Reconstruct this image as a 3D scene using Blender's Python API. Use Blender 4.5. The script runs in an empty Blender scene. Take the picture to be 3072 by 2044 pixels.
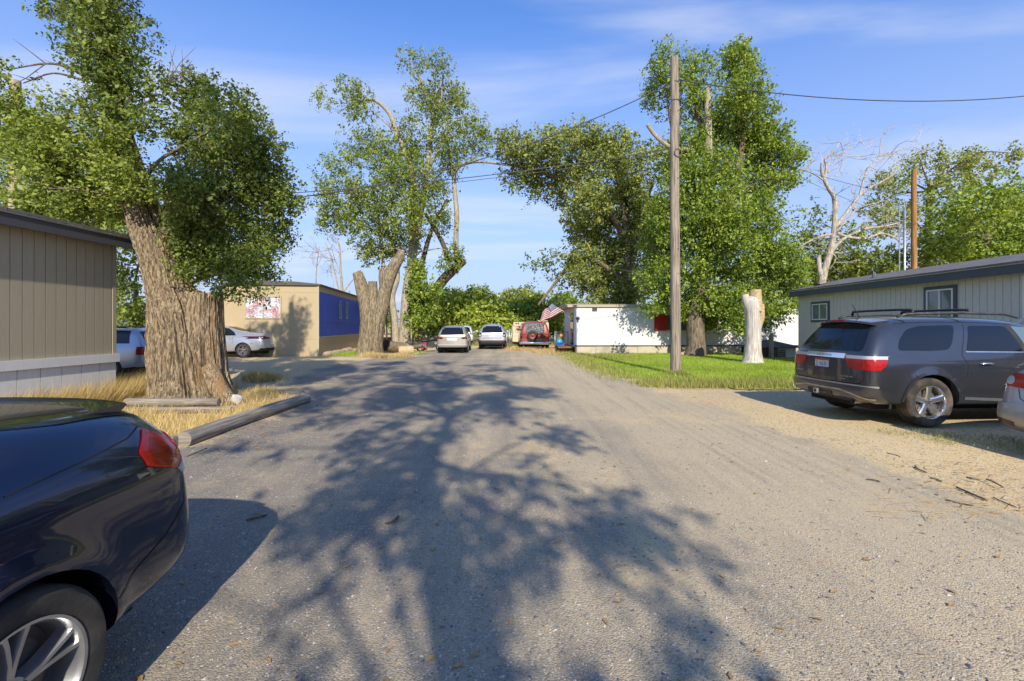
import bpy, bmesh, math, random
import numpy as np
from mathutils import Vector, Matrix, geometry
from mathutils.bvhtree import BVHTree

R = math.radians
PI = math.pi
scene = bpy.context.scene
C = scene.collection

# ------------------------------------------------------------------ camera
F, CX, HZ, H = 1365.33, 1536.0, 980.0, 1.58       # focal length in px, centre column, horizon row, eye height
cam = bpy.data.cameras.new('camera')
cam.lens, cam.sensor_width, cam.sensor_fit = 16.0, 36.0, 'HORIZONTAL'
cam.shift_y = -(1022.0 - HZ) / 3072.0
cam.clip_start, cam.clip_end = 0.05, 6000
camo = bpy.data.objects.new('camera', cam)
camo.location = (0, 0, H)
camo.rotation_euler = (R(90), 0, 0)
C.objects.link(camo)
scene.camera = camo

# ------------------------------------------------------------------ sun and sky
SX = 0.15                                          # shadows drift this much to -X per metre of +Y
SUN_EL, SUN_AZ = R(33.5), math.atan2(SX, -1.0)   # azimuth measured from +Y towards +X
S = Vector((math.sin(SUN_AZ) * math.cos(SUN_EL), math.cos(SUN_AZ) * math.cos(SUN_EL), math.sin(SUN_EL)))
sun = bpy.data.lights.new('sun', 'SUN')
sun.energy, sun.angle, sun.color = 4.4, R(0.53), (1.0, 0.92, 0.78)
suno = bpy.data.objects.new('sun', sun)
suno.rotation_euler = S.to_track_quat('Z', 'Y').to_euler()
suno.location = (4, -30, 25)
C.objects.link(suno)

world = bpy.data.worlds.new('World')
scene.world = world
world.use_nodes = True
wn, wl = world.node_tree.nodes, world.node_tree.links
wn.clear()
w_out = wn.new('ShaderNodeOutputWorld')
w_bg = wn.new('ShaderNodeBackground')
w_bg.inputs['Strength'].default_value = 0.15
sky = wn.new('ShaderNodeTexSky')
sky.sky_type = 'NISHITA'
sky.sun_disc = False
sky.sun_elevation, sky.sun_rotation = SUN_EL, SUN_AZ
sky.altitude, sky.air_density, sky.dust_density, sky.ozone_density = 800, 1.0, 0.4, 2.2
tint = wn.new('ShaderNodeMix'); tint.data_type = 'RGBA'; tint.blend_type = 'MULTIPLY'
tint.inputs['Factor'].default_value = 1.0
tint.inputs['B'].default_value = (0.70, 0.97, 1.36, 1)
wl.new(sky.outputs['Color'], tint.inputs['A'])
# thin cirrus: noise on the cloud plane (direction divided by height)
tc = wn.new('ShaderNodeTexCoord')
sep = wn.new('ShaderNodeSeparateXYZ'); wl.new(tc.outputs['Generated'], sep.inputs[0])
def wmath(op, a, b=None, clamp=False):
    n = wn.new('ShaderNodeMath'); n.operation = op; n.use_clamp = clamp
    for i, v in enumerate((a, b)):
        if v is None: continue
        if isinstance(v, (int, float)): n.inputs[i].default_value = v
        else: wl.new(v, n.inputs[i])
    return n.outputs[0]
zc = wmath('ADD', wmath('MAXIMUM', sep.outputs['Z'], 0.0), 0.10)
cmb = wn.new('ShaderNodeCombineXYZ')
wl.new(wmath('DIVIDE', sep.outputs['X'], zc), cmb.inputs['X'])
wl.new(wmath('DIVIDE', sep.outputs['Y'], zc), cmb.inputs['Y'])
mp = wn.new('ShaderNodeMapping'); wl.new(cmb.outputs[0], mp.inputs['Vector'])
mp.inputs['Scale'].default_value = (0.34, 0.95, 1); mp.inputs['Rotation'].default_value = (0, 0, R(12)); mp.inputs['Location'].default_value = (-0.10, 2.62, 0)
ns = wn.new('ShaderNodeTexNoise'); wl.new(mp.outputs[0], ns.inputs['Vector'])
ns.inputs['Scale'].default_value = 1.0; ns.inputs['Detail'].default_value = 6; ns.inputs['Roughness'].default_value = 0.52
ns.inputs['Distortion'].default_value = 0.6
cr = wn.new('ShaderNodeMapRange'); cr.interpolation_type = 'SMOOTHSTEP'
wl.new(ns.outputs['Fac'], cr.inputs['Value'])
cr.inputs['From Min'].default_value = 0.50; cr.inputs['From Max'].default_value = 0.72
cr.inputs['To Max'].default_value = 0.75
# whiter veil of cloud low over the horizon
hz = wn.new('ShaderNodeMapRange'); hz.interpolation_type = 'LINEAR'
wl.new(sep.outputs['Z'], hz.inputs['Value'])
hz.inputs['From Min'].default_value = 0.0; hz.inputs['From Max'].default_value = 0.56
hz.inputs['To Min'].default_value = 1.0; hz.inputs['To Max'].default_value = 0.0
veil = wn.new('ShaderNodeMix'); veil.data_type = 'RGBA'
wl.new(hz.outputs[0], veil.inputs['Factor']); wl.new(tint.outputs['Result'], veil.inputs['A'])
veil.inputs['B'].default_value = (2.4, 2.68, 3.5, 1)
cmix = wn.new('ShaderNodeMix'); cmix.data_type = 'RGBA'
wl.new(cr.outputs[0], cmix.inputs['Factor']); wl.new(veil.outputs['Result'], cmix.inputs['A'])
cmix.inputs['B'].default_value = (3.9, 4.1, 4.7, 1)
wl.new(cmix.outputs['Result'], w_bg.inputs['Color'])
wl.new(w_bg.outputs[0], w_out.inputs['Surface'])

scene.view_settings.view_transform = 'Standard'
scene.view_settings.look = 'None'
scene.view_settings.exposure = 0.52
scene.view_settings.gamma = 1.0
scene.view_settings.use_curve_mapping = False
scene.cycles.max_bounces = 5
scene.cycles.diffuse_bounces = 2
scene.cycles.glossy_bounces = 3
scene.cycles.transmission_bounces = 2
scene.cycles.transparent_max_bounces = 4

# ------------------------------------------------------------------ helpers
def P(px, py, d):
    """photo pixel + distance -> world point"""
    return np.array(((px - CX) / F * d, d, H - (py - HZ) / F * d))

def ss(a, b, x):
    t = np.clip((np.asarray(x, float) - a) / (b - a), 0, 1)
    return t * t * (3 - 2 * t)

def zg(x, y):
    """ground height: the left lots lie a little higher than the lane"""
    return 0.18 * ss(-5.5, -9.0, x) * ss(12.0, 18.0, y)

def hash3(ix, iy, iz, seed):
    n = (ix.astype(np.int64) * 73856093) ^ (iy.astype(np.int64) * 19349663) ^ (iz.astype(np.int64) * 83492791) ^ (seed * 2654435761)
    n = (n ^ (n >> 13)) * 1274126177 & 0x7fffffff
    n = (n ^ (n >> 15)) * 668265263 & 0x7fffffff
    return (n & 0xffff) / 65535.0

def vnoise(p, seed=0):
    p = np.asarray(p, float)
    i = np.floor(p).astype(np.int64); f = p - i; f = f * f * (3 - 2 * f)
    out = 0
    for dx in (0, 1):
        for dy in (0, 1):
            for dz in (0, 1):
                w = (f[:, 0] if dx else 1 - f[:, 0]) * (f[:, 1] if dy else 1 - f[:, 1]) * (f[:, 2] if dz else 1 - f[:, 2])
                out = out + w * hash3(i[:, 0] + dx, i[:, 1] + dy, i[:, 2] + dz, seed)
    return out

def fbm(p, seed=0, octv=3):
    a, s, o = 1.0, 0.0, 0.0
    p = np.asarray(p, float)
    for k in range(octv):
        o = o + a * vnoise(p * 2 ** k, seed + k * 17); s += a; a *= 0.5
    return o / s

def new_mesh(name, v, f):
    me = bpy.data.meshes.new(name)
    me.from_pydata([tuple(map(float, q)) for q in v], [], [tuple(map(int, q)) for q in f])
    me.update()
    return me

def quads_mesh(name, v, nper, tone=None):
    """v: (N*nper,3) array, every nper verts make one face"""
    me = bpy.data.meshes.new(name)
    nv = len(v); nf = nv // nper
    me.vertices.add(nv); me.loops.add(nv); me.polygons.add(nf)
    me.vertices.foreach_set('co', np.ascontiguousarray(v, np.float32).ravel())
    me.loops.foreach_set('vertex_index', np.arange(nv, dtype=np.int32))
    me.polygons.foreach_set('loop_start', np.arange(0, nv, nper, dtype=np.int32))
    me.update(calc_edges=True)
    if tone is not None:
        at = me.attributes.new('tone', 'FLOAT', 'FACE')
        at.data.foreach_set('value', np.ascontiguousarray(tone, np.float32))
    return me

def link(name, me, mat=None, parent=None, smooth=False, loc=None):
    o = bpy.data.objects.new(name, me)
    C.objects.link(o)
    if mat is not None and me is not None and not me.materials:
        me.materials.append(mat)
    if parent is not None: o.parent = parent
    if loc is not None: o.location = loc
    if smooth: me.polygons.foreach_set('use_smooth', [True] * len(me.polygons))
    return o

def tag(o, label, cat, group=None, kind=None):
    o['label'] = label; o['category'] = cat
    if group: o['group'] = group
    if kind: o['kind'] = kind
    return o

def thing(name, label, cat, loc=(0, 0, 0), rz=0.0, group=None):
    o = bpy.data.objects.new(name, None)
    o.empty_display_size = 0.2
    C.objects.link(o)
    o.location = tuple(map(float, loc)); o.rotation_euler = (0, 0, rz)
    return tag(o, label, cat, group)

class MB:
    def __init__(s): s.v, s.f = [], []
    def add(s, v, f):
        n = len(s.v); s.v.extend([tuple(map(float, q)) for q in v]); s.f.extend([tuple(i + n for i in q) for q in f]); return s
    def box(s, x0, x1, y0, y1, z0, z1):
        v = [(x, y, z) for x in (x0, x1) for y in (y0, y1) for z in (z0, z1)]
        return s.add(v, [(0, 1, 3, 2), (4, 6, 7, 5), (0, 4, 5, 1), (2, 3, 7, 6), (0, 2, 6, 4), (1, 5, 7, 3)])
    def bar(s, a, b, w, h, up=(0, 0, 1)):
        a, b = Vector(a), Vector(b); d = (b - a).normalized(); u = Vector(up)
        r = d.cross(u)
        if r.length < 1e-4: r = d.cross(Vector((1, 0, 0)))
        r.normalize(); u = r.cross(d)
        v = []
        for q in (a, b):
            for i, j in ((-1, -1), (1, -1), (1, 1), (-1, 1)): v.append(q + r * (w / 2 * i) + u * (h / 2 * j))
        return s.add(v, [(3, 2, 1, 0), (4, 5, 6, 7), (0, 1, 5, 4), (1, 2, 6, 5), (2, 3, 7, 6), (3, 0, 4, 7)])
    def tube(s, pts, rad, n=8, caps=True, amp=0.0, seed=0, freq=1.0, asp=None):
        pts = [Vector(tuple(map(float, q))) for q in pts]
        if not hasattr(rad, '__len__'): rad = [rad] * len(pts)
        nv = len(s.v); ref = None
        for i, p in enumerate(pts):
            t = (pts[min(i + 1, len(pts) - 1)] - pts[max(i - 1, 0)]).normalized()
            if ref is None:
                ref = t.cross(Vector((0, 1, 0)))
                if ref.length < 0.1: ref = t.cross(Vector((1, 0, 0)))
            ref = (ref - t * ref.dot(t)).normalized(); bi = t.cross(ref)
            for k in range(n):
                a = 2 * PI * k / n
                s.v.append(tuple(p + (ref * math.cos(a) + bi * math.sin(a)) * rad[i]))
        for i in range(len(pts) - 1):
            for k in range(n):
                s.f.append((nv + i * n + k, nv + i * n + (k + 1) % n, nv + (i + 1) * n + (k + 1) % n, nv + (i + 1) * n + k))
        if caps:
            s.f.append(tuple(nv + k for k in range(n))[::-1]); s.f.append(tuple(nv + (len(pts) - 1) * n + k for k in range(n)))
        return s
    def lathe(s, prof, n=32, axis='y', c=(0, 0, 0)):
        """prof: list of (radius, along)"""
        nv = len(s.v); m = len(prof)
        for k in range(n):
            a = 2 * PI * k / n
            for r, h in prof:
                if axis == 'y': s.v.append((c[0] + r * math.cos(a), c[1] + h, c[2] + r * math.sin(a)))
                elif axis == 'z': s.v.append((c[0] + r * math.cos(a), c[1] + r * math.sin(a), c[2] + h))
                else: s.v.append((c[0] + h, c[1] + r * math.cos(a), c[2] + r * math.sin(a)))
        for k in range(n):
            for j in range(m - 1):
                a, b = nv + k * m + j, nv + ((k + 1) % n) * m + j
                s.f.append((a, b, b + 1, a + 1))
        return s
    def build(s, name, mat, parent=None, smooth=False, loc=None, sharp=None):
        me = new_mesh(name, s.v, s.f)
        o = link(name, me, mat, parent, smooth, loc)
        if sharp is not None: me.set_sharp_from_angle(angle=R(sharp))
        return o

def fix_normals(me):
    b = bmesh.new(); b.from_mesh(me); bmesh.ops.recalc_face_normals(b, faces=b.faces); b.to_mesh(me); b.free()

def catmull(pts, k=6):
    p = np.asarray(pts, float); out = []
    q = np.vstack([2 * p[0] - p[1], p, 2 * p[-1] - p[-2]])
    for i in range(1, len(q) - 2):
        for t in np.linspace(0, 1, k, endpoint=False):
            a, b, c, d = q[i - 1], q[i], q[i + 1], q[i + 2]
            out.append(0.5 * (2 * b + (c - a) * t + (2 * a - 5 * b + 4 * c - d) * t * t + (3 * b - a - 3 * c + d) * t ** 3))
    out.append(p[-1]); return np.array(out)

# ------------------------------------------------------------------ materials
class NT:
    def __init__(s, name):
        s.m = bpy.data.materials.new(name); s.m.use_nodes = True
        s.n, s.l = s.m.node_tree.nodes, s.m.node_tree.links
        s.n.clear()
        s.out = s.n.new('ShaderNodeOutputMaterial')
    def node(s, t, **kw):
        n = s.n.new(t)
        for k, v in kw.items(): setattr(n, k, v)
        return n
    def put(s, n, key, v):
        if v is None: return
        if hasattr(v, 'is_output'): s.l.new(v, n.inputs[key])
        else: n.inputs[key].default_value = v if not isinstance(v, tuple) or len(v) != 3 or n.inputs[key].type == 'VECTOR' else (*v, 1)
    def pos(s): return s.node('ShaderNodeNewGeometry').outputs['Position']
    def obj(s): return s.node('ShaderNodeTexCoord').outputs['Object']
    def map(s, v, scale=(1, 1, 1), rot=(0, 0, 0), loc=(0, 0, 0)):
        n = s.node('ShaderNodeMapping'); s.l.new(v, n.inputs[0])
        n.inputs['Scale'].default_value = scale; n.inputs['Rotation'].default_value = rot; n.inputs['Location'].default_value = loc
        return n.outputs[0]
    def noise(s, v, scale, detail=4, rough=0.55, dist=0.0):
        n = s.node('ShaderNodeTexNoise'); s.l.new(v, n.inputs['Vector'])
        n.inputs['Scale'].default_value = scale; n.inputs['Detail'].default_value = detail
        n.inputs['Roughness'].default_value = rough; n.inputs['Distortion'].default_value = dist
        return n.outputs['Fac']
    def voro(s, v, scale, feature='F1', out='Distance'):
        n = s.node('ShaderNodeTexVoronoi', feature=feature); s.l.new(v, n.inputs['Vector']); n.inputs['Scale'].default_value = scale
        return n.outputs[out]
    def rng(s, v, a, b, c=0.0, d=1.0, smooth=True):
        n = s.node('ShaderNodeMapRange', interpolation_type='SMOOTHSTEP' if smooth else 'LINEAR')
        s.l.new(v, n.inputs['Value'])
        for k, q in (('From Min', a), ('From Max', b), ('To Min', c), ('To Max', d)): n.inputs[k].default_value = q
        return n.outputs[0]
    def mix(s, fac, a, b, blend='MIX'):
        n = s.node('ShaderNodeMix', data_type='RGBA', blend_type=blend)
        for k, v in (('Factor', fac), ('A', a), ('B', b)):
            if hasattr(v, 'is_output'): s.l.new(v, n.inputs[k])
            elif k == 'Factor': n.inputs[k].default_value = v
            else: n.inputs[k].default_value = (*v, 1) if len(v) == 3 else v
        return n.outputs['Result']
    def math(s, op, a, b=0.0, clamp=False):
        n = s.node('ShaderNodeMath', operation=op, use_clamp=clamp)
        for i, v in enumerate((a, b)):
            if hasattr(v, 'is_output'): s.l.new(v, n.inputs[i])
            else: n.inputs[i].default_value = v
        return n.outputs[0]
    def attr(s, name):
        n = s.node('ShaderNodeAttribute'); n.attribute_name = name; return n.outputs['Fac']
    def bump(s, h, strength, dist, normal=None):
        n = s.node('ShaderNodeBump'); s.l.new(h, n.inputs['Height'])
        n.inputs['Strength'].default_value = strength; n.inputs['Distance'].default_value = dist
        if normal is not None: s.l.new(normal, n.inputs['Normal'])
        return n.outputs[0]
    def bsdf(s, col, rough=0.6, metal=0.0, spec=0.5, coat=0.0, normal=None, emit=None, coatr=0.03):
        b = s.node('ShaderNodeBsdfPrincipled')
        s.put(b, 'Base Color', col); s.put(b, 'Roughness', rough); s.put(b, 'Metallic', metal)
        s.put(b, 'Specular IOR Level', spec); s.put(b, 'Coat Weight', coat); s.put(b, 'Coat Roughness', coatr)
        if normal is not None: s.l.new(normal, b.inputs['Normal'])
        s.l.new(b.outputs[0], s.out.inputs['Surface'])
        return b

def pm(name, c1, c2=None, scale=3.0, rough=0.7, stretch=(1, 1, 1), bump=0.0, bscale=30.0, bdist=0.005, metal=0.0, spec=0.4, coat=0.0, detail=5, lo=0.35, hi=0.68):
    t = NT(name); v = t.map(t.obj(), stretch)
    c2 = c2 if c2 is not None else tuple(q * 0.75 for q in c1)
    col = t.mix(t.rng(t.noise(v, scale, detail), lo, hi), c1, c2)
    nm = t.bump(t.noise(v, bscale, 4), bump, bdist) if bump else None
    t.bsdf(col, rough, metal, spec, coat, nm)
    return t.m

def paint(name, c, metal=0.35, rough=0.28, coat=1.0, dust=0.06, dustc=(0.32, 0.27, 0.2)):
    t = NT(name); o = t.obj()
    sep = t.node('ShaderNodeSeparateXYZ'); t.l.new(o, sep.inputs[0])
    low = t.rng(sep.outputs['Z'], 0.75, 0.25, 0.0, 1.0)
    n = t.rng(t.noise(o, 3.0, 6, 0.65), 0.35, 0.75)
    d = t.math('ADD', t.math('MULTIPLY', n, dust), t.math('MULTIPLY', low, dust * 2.2), True)
    col = t.mix(d, c, dustc)
    rg = t.math('ADD', t.math('MULTIPLY', d, 0.5), rough)
    t.bsdf(col, rg, metal, 0.5, t.math('SUBTRACT', coat, t.math('MULTIPLY', d, 0.9), True), None)
    return t.m

M = {}
M['glass'] = (lambda t: (t.bsdf((0.008, 0.010, 0.014), 0.03, 0.0, 0.5, 0.0), t.m)[1])(NT('tinted_glass'))
M['glass_clear'] = (lambda t: (t.bsdf((0.10, 0.14, 0.15), 0.04, 0.0, 0.8, 0.4), t.m)[1])(NT('window_glass'))
M['black'] = pm('black_plastic', (0.018, 0.018, 0.019), (0.03, 0.03, 0.03), 8, 0.55)
M['seam'] = pm('seam_black', (0.006, 0.006, 0.007), (0.01, 0.01, 0.01), 8, 0.8)
M['well'] = pm('wheel_well_black', (0.012, 0.012, 0.012), (0.02, 0.018, 0.015), 8, 0.95)
M['tyre'] = pm('tyre_rubber', (0.022, 0.021, 0.020), (0.05, 0.044, 0.036), 7, 0.85, bump=0.3, bscale=70)
M['dusty_tyre'] = pm('dusty_tyre_rubber', (0.03, 0.028, 0.025), (0.12, 0.095, 0.065), 5, 0.9, bump=0.3, bscale=60)
M['chrome'] = pm('chrome', (0.80, 0.80, 0.81), (0.66, 0.66, 0.66), 5, 0.16, metal=0.9)
M['alloy'] = pm('alloy', (0.50, 0.50, 0.52), (0.36, 0.35, 0.34), 6, 0.32, metal=0.85)
M['brake'] = pm('brake_metal', (0.09, 0.08, 0.07), (0.16, 0.12, 0.09), 9, 0.6, metal=0.6)
def lamp_mat(name, c):
    t = NT(name); v = t.map(t.obj(), (1, 60, 60))
    nm = t.bump(t.noise(v, 1.5, 2), 0.25, 0.004)
    t.bsdf(c, 0.15, 0.0, 0.4, 0.35, nm); return t.m
M['lamp_red'] = lamp_mat('lamp_red', (0.33, 0.007, 0.004))
M['lamp_dark'] = lamp_mat('lamp_dark_red', (0.06, 0.005, 0.006))
M['lamp_clear'] = lamp_mat('lamp_clear', (0.42, 0.42, 0.42))
M['plate'] = pm('plate_white', (0.62, 0.64, 0.68), (0.5, 0.52, 0.56), 12, 0.4)
M['plate_red'] = pm('plate_red', (0.35, 0.06, 0.07), None, 12, 0.4)
M['plate_blue'] = pm('plate_blue', (0.02, 0.05, 0.14), None, 12, 0.4)

def bark(name, c1, c2, c3=None, vs=1.0):
    t = NT(name); o = t.obj()
    v = t.map(o, (9 * vs, 9 * vs, 1.6 * vs))
    ridg = t.noise(v, 1.6, 6, 0.6, 0.6)
    col = t.mix(t.rng(ridg, 0.36, 0.62), c2, c1)
    if c3 is not None:
        col = t.mix(t.rng(t.noise(t.map(o, (1.6, 1.6, 0.5)), 1.0, 3), 0.58, 0.70), col, c3)
    col = t.mix(t.rng(t.noise(o, 30, 3), 0.4, 0.7, 0, 0.35), col, tuple(q * 0.55 for q in c1))
    t.bsdf(col, 0.92, 0, 0.2, 0, t.bump(ridg, 1.0, 0.07))
    return t.m
M['bark_old'] = bark('bark_cottonwood', (0.43, 0.33, 0.205), (0.085, 0.06, 0.04), (0.33, 0.20, 0.09), 2.4)
M['bark_stump'] = bark('bark_stump', (0.36, 0.29, 0.18), (0.11, 0.08, 0.05), None, 1.6)
M['bark_pale'] = bark('bark_pale', (0.46, 0.40, 0.30), (0.26, 0.21, 0.14))
M['bark_dark'] = bark('bark_dark', (0.15, 0.11, 0.075), (0.05, 0.037, 0.027))
M['bark_mid'] = bark('bark_mid', (0.25, 0.20, 0.14), (0.10, 0.075, 0.05))
M['wood_bare'] = bark('bare_wood', (0.52, 0.47, 0.38), (0.30, 0.25, 0.19), (0.36, 0.25, 0.14))
M['cut'] = pm('cut_wood', (0.52, 0.40, 0.22), (0.36, 0.25, 0.13), 12, 0.85, bump=0.3, bscale=50)
M['log'] = pm('weathered_log', (0.33, 0.29, 0.24), (0.15, 0.125, 0.10), 5, 0.9, (1, 1, 1), 0.5, 30)
def timber(name, c1, c2, axis, sc=1.0):
    t = NT(name); s_ = [26 * sc] * 3; s_[axis] = 1.1 * sc
    v = t.map(t.obj(), tuple(s_)); g = t.noise(v, 1.0, 6, 0.65)
    col = t.mix(t.rng(g, 0.34, 0.66), c2, c1)
    col = t.mix(t.rng(t.noise(t.obj(), 2.2, 4), 0.45, 0.7, 0, 0.6), col, tuple(q * 0.6 for q in c1))
    t.bsdf(col, 0.88, 0, 0.25, 0, t.bump(g, 0.7, 0.012)); return t.m
M['log_y'] = timber('weathered_log_y', (0.36, 0.32, 0.26), (0.13, 0.11, 0.09), 1)
M['log_x'] = timber('weathered_log_x', (0.33, 0.29, 0.235), (0.14, 0.115, 0.09), 0)
M['pole'] = timber('pole_wood', (0.38, 0.315, 0.24), (0.13, 0.10, 0.075), 2, 0.9)
M['pole_light'] = timber('pole_wood_light', (0.50, 0.40, 0.27), (0.32, 0.24, 0.15), 2, 0.8)
M['pole_brown'] = timber('pole_wood_brown', (0.40, 0.22, 0.08), (0.20, 0.095, 0.035), 2, 0.8)
M['plank'] = timber('plank_wood', (0.27, 0.13, 0.06), (0.13, 0.065, 0.035), 0)

def leafmat(name, c_dark, c_light, trans=0.35):
    t = NT(name); a = t.attr('tone')
    col = t.mix(a, c_dark, c_light)
    b = t.node('ShaderNodeBsdfPrincipled')
    t.l.new(col, b.inputs['Base Color']); b.inputs['Roughness'].default_value = 0.5; b.inputs['Specular IOR Level'].default_value = 0.3
    tr = t.node('ShaderNodeBsdfTranslucent')
    t.l.new(t.mix(1.0, col, (1.25, 1.15, 0.5), 'MULTIPLY'), tr.inputs['Color'])
    mx = t.node('ShaderNodeMixShader'); mx.inputs[0].default_value = trans
    t.l.new(b.outputs[0], mx.inputs[1]); t.l.new(tr.outputs[0], mx.inputs[2])
    t.l.new(mx.outputs[0], t.out.inputs['Surface']); return t.m
M['leaf'] = leafmat('leaf_elm', (0.08, 0.135, 0.02), (0.37, 0.43, 0.078))
M['leaf_deep'] = leafmat('leaf_deep', (0.06, 0.105, 0.018), (0.29, 0.35, 0.068))
M['leaf_olive'] = leafmat('leaf_olive', (0.13, 0.175, 0.035), (0.43, 0.47, 0.12))
M['leaf_lime'] = leafmat('leaf_lime', (0.15, 0.22, 0.025), (0.50, 0.55, 0.085))
M['leaf_bright'] = leafmat('leaf_bright', (0.09, 0.165, 0.018), (0.40, 0.49, 0.075))
M['grass'] = leafmat('grass_green', (0.12, 0.21, 0.018), (0.43, 0.54, 0.075), 0.3)
M['straw'] = leafmat('grass_dry', (0.30, 0.20, 0.065), (0.80, 0.63, 0.29), 0.25)
M['weed'] = leafmat('grass_weed', (0.14, 0.17, 0.035), (0.46, 0.42, 0.13), 0.25)
# ------------------------------------------------------------------ ground, road, lawn
def dirt_nodes(t, p):
    big = t.noise(p, 0.22, 5, 0.6); fine = t.noise(p, 9.0, 6, 0.7)
    col = t.mix(t.rng(big, 0.35, 0.65), (0.60, 0.45, 0.235), (0.49, 0.36, 0.195))
    col = t.mix(t.rng(fine, 0.40, 0.70, 0, 0.55), col, (0.62, 0.49, 0.285))
    vc = t.voro(p, 55.0, 'F1', 'Color'); sepc = t.node('ShaderNodeSeparateColor'); t.l.new(vc, sepc.inputs[0])
    col = t.mix(t.rng(sepc.outputs[0], 0.90, 0.93, 0, 0.7), col, (0.60, 0.55, 0.46))
    col = t.mix(t.rng(sepc.outputs[1], 0.88, 0.92, 0, 0.7), col, (0.13, 0.10, 0.075))
    h = t.math('ADD', t.math('MULTIPLY', fine, 0.7), t.math('MULTIPLY', t.voro(p, 55.0), -0.5))
    return col, h

t = NT('dirt_ground'); p = t.pos(); col, h = dirt_nodes(t, p)
t.bsdf(col, 0.95, 0, 0.2, 0, t.bump(h, 0.7, 0.02)); M['dirt'] = t.m

t = NT('chip_seal_road'); p = t.pos(); dcol, dh = dirt_nodes(t, p)
lane = t.noise(t.map(p, (1.5, 0.075, 1), (0, 0, R(4))), 1.0, 5, 0.62)                  # wheel tracks along the lane
cloud = t.noise(p, 0.55, 5, 0.62)
grit = t.noise(p, 130.0, 3, 0.7)
vcol = t.voro(p, 105.0, 'F1', 'Color'); sc_ = t.node('ShaderNodeSeparateColor'); t.l.new(vcol, sc_.inputs[0])
v2 = t.voro(p, 38.0, 'F1', 'Color'); s2 = t.node('ShaderNodeSeparateColor'); t.l.new(v2, s2.inputs[0])
sx = t.node('ShaderNodeSeparateXYZ'); t.l.new(p, sx.inputs[0])
side = t.rng(sx.outputs['X'], -3.5, 3.5, 0.0, 0.34)
far = t.rng(sx.outputs['Y'], 30.0, 4.0, 0.10, 0.0)
dust = t.math('ADD', t.math('ADD', side, far), t.math('ADD', t.math('MULTIPLY', lane, 0.65), t.math('MULTIPLY', cloud, 0.45)))
base = t.mix(t.rng(dust, 0.52, 0.92), (0.205, 0.186, 0.162), (0.47, 0.39, 0.265))
trk = t.noise(t.map(p, (7.0, 0.10, 1), (0, 0, R(6))), 1.0, 4, 0.6)
base = t.mix(t.math('MULTIPLY', t.rng(trk, 0.40, 0.70, 0.0, 0.42), t.rng(t.noise(p, 0.45, 3), 0.38, 0.62, 0.15, 1.0)), base, (0.20, 0.175, 0.145))
base = t.mix(t.rng(sc_.outputs[0], 0.0, 1.0, 0.0, 0.55, False), base, t.mix(t.rng(sc_.outputs[1], 0.45, 0.55), (0.22, 0.195, 0.16), (0.66, 0.56, 0.40)), 'OVERLAY')
base = t.mix(t.rng(sc_.outputs[2], 0.955, 0.97, 0, 0.6), base, (0.62, 0.58, 0.50))
base = t.mix(t.rng(s2.outputs[0], 0.985, 0.995, 0, 0.5), base, (0.16, 0.155, 0.165))
base = t.mix(t.rng(s2.outputs[1], 0.975, 0.985, 0, 0.6), base, (0.44, 0.30, 0.16))
base = t.mix(t.rng(grit, 0.40, 0.75, 0.0, 0.30), base, (0.52, 0.44, 0.31))
edge = t.attr('edge')
em = t.math('ADD', t.rng(edge, 0.0, 1.0, 0.0, 1.0, False), t.math('MULTIPLY', t.math('SUBTRACT', t.noise(p, 0.9, 6, 0.62), 0.5), 1.5))
em = t.rng(em, 0.25, 0.62)
patch = t.rng(t.math('ADD', t.noise(t.map(p, (0.5, 0.5, 0.5), loc=(3.1, 1.7, 0)), 1.0, 5, 0.6), 0.0), 0.56, 0.68, 0.0, 0.75)
col = t.mix(em, dcol, base); col = t.mix(patch, col, dcol)
hh = t.math('ADD', t.math('MULTIPLY', t.voro(p, 105.0), -0.8), t.math('MULTIPLY', grit, 0.5))
t.bsdf(col, 0.9, 0, 0.25, 0, t.bump(hh, 0.6, 0.009)); M['road'] = t.m

t = NT('lawn_soil'); p = t.pos()
dcl, dh_ = dirt_nodes(t, p)
lcol = t.mix(t.rng(t.noise(p, 1.4, 5), 0.4, 0.65), (0.18, 0.24, 0.03), (0.32, 0.35, 0.07))
lcol = t.mix(t.rng(t.noise(p, 1.1, 5, 0.65), 0.52, 0.66, 0, 0.7), lcol, dcl)
t.bsdf(lcol, 0.95, 0, 0.1, 0, t.bump(t.noise(p, 14, 4), 0.8, 0.04)); M['lawn'] = t.m

gx = np.concatenate([[-2500, -900, -300, -120, -70, -45], np.arange(-30, 30.1, 0.6), [45, 70, 120, 300, 900, 2500]])
gy = np.concatenate([[-2500, -600, -150, -60, -35], np.arange(-20, 60.1, 0.6), [75, 100, 150, 300, 900, 2800]])
X, Y = np.meshgrid(gx, gy)
Z = zg(X, Y) + (vnoise(np.stack([X.ravel() * 1.1, Y.ravel() * 1.1, X.ravel() * 0], 1), 5).reshape(X.shape) - 0.5) * 0.03 - 0.012
nx, ny = len(gx), len(gy)
gf = [(j * nx + i, j * nx + i + 1, (j + 1) * nx + i + 1, (j + 1) * nx + i) for j in range(ny - 1) for i in range(nx - 1)]
go = link('ground', new_mesh('ground', np.stack([X, Y, Z], -1).reshape(-1, 3), gf), M['dirt'], smooth=True)
tag(go, 'bare tan dirt ground of the mobile home park', 'ground', kind='structure')

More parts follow.
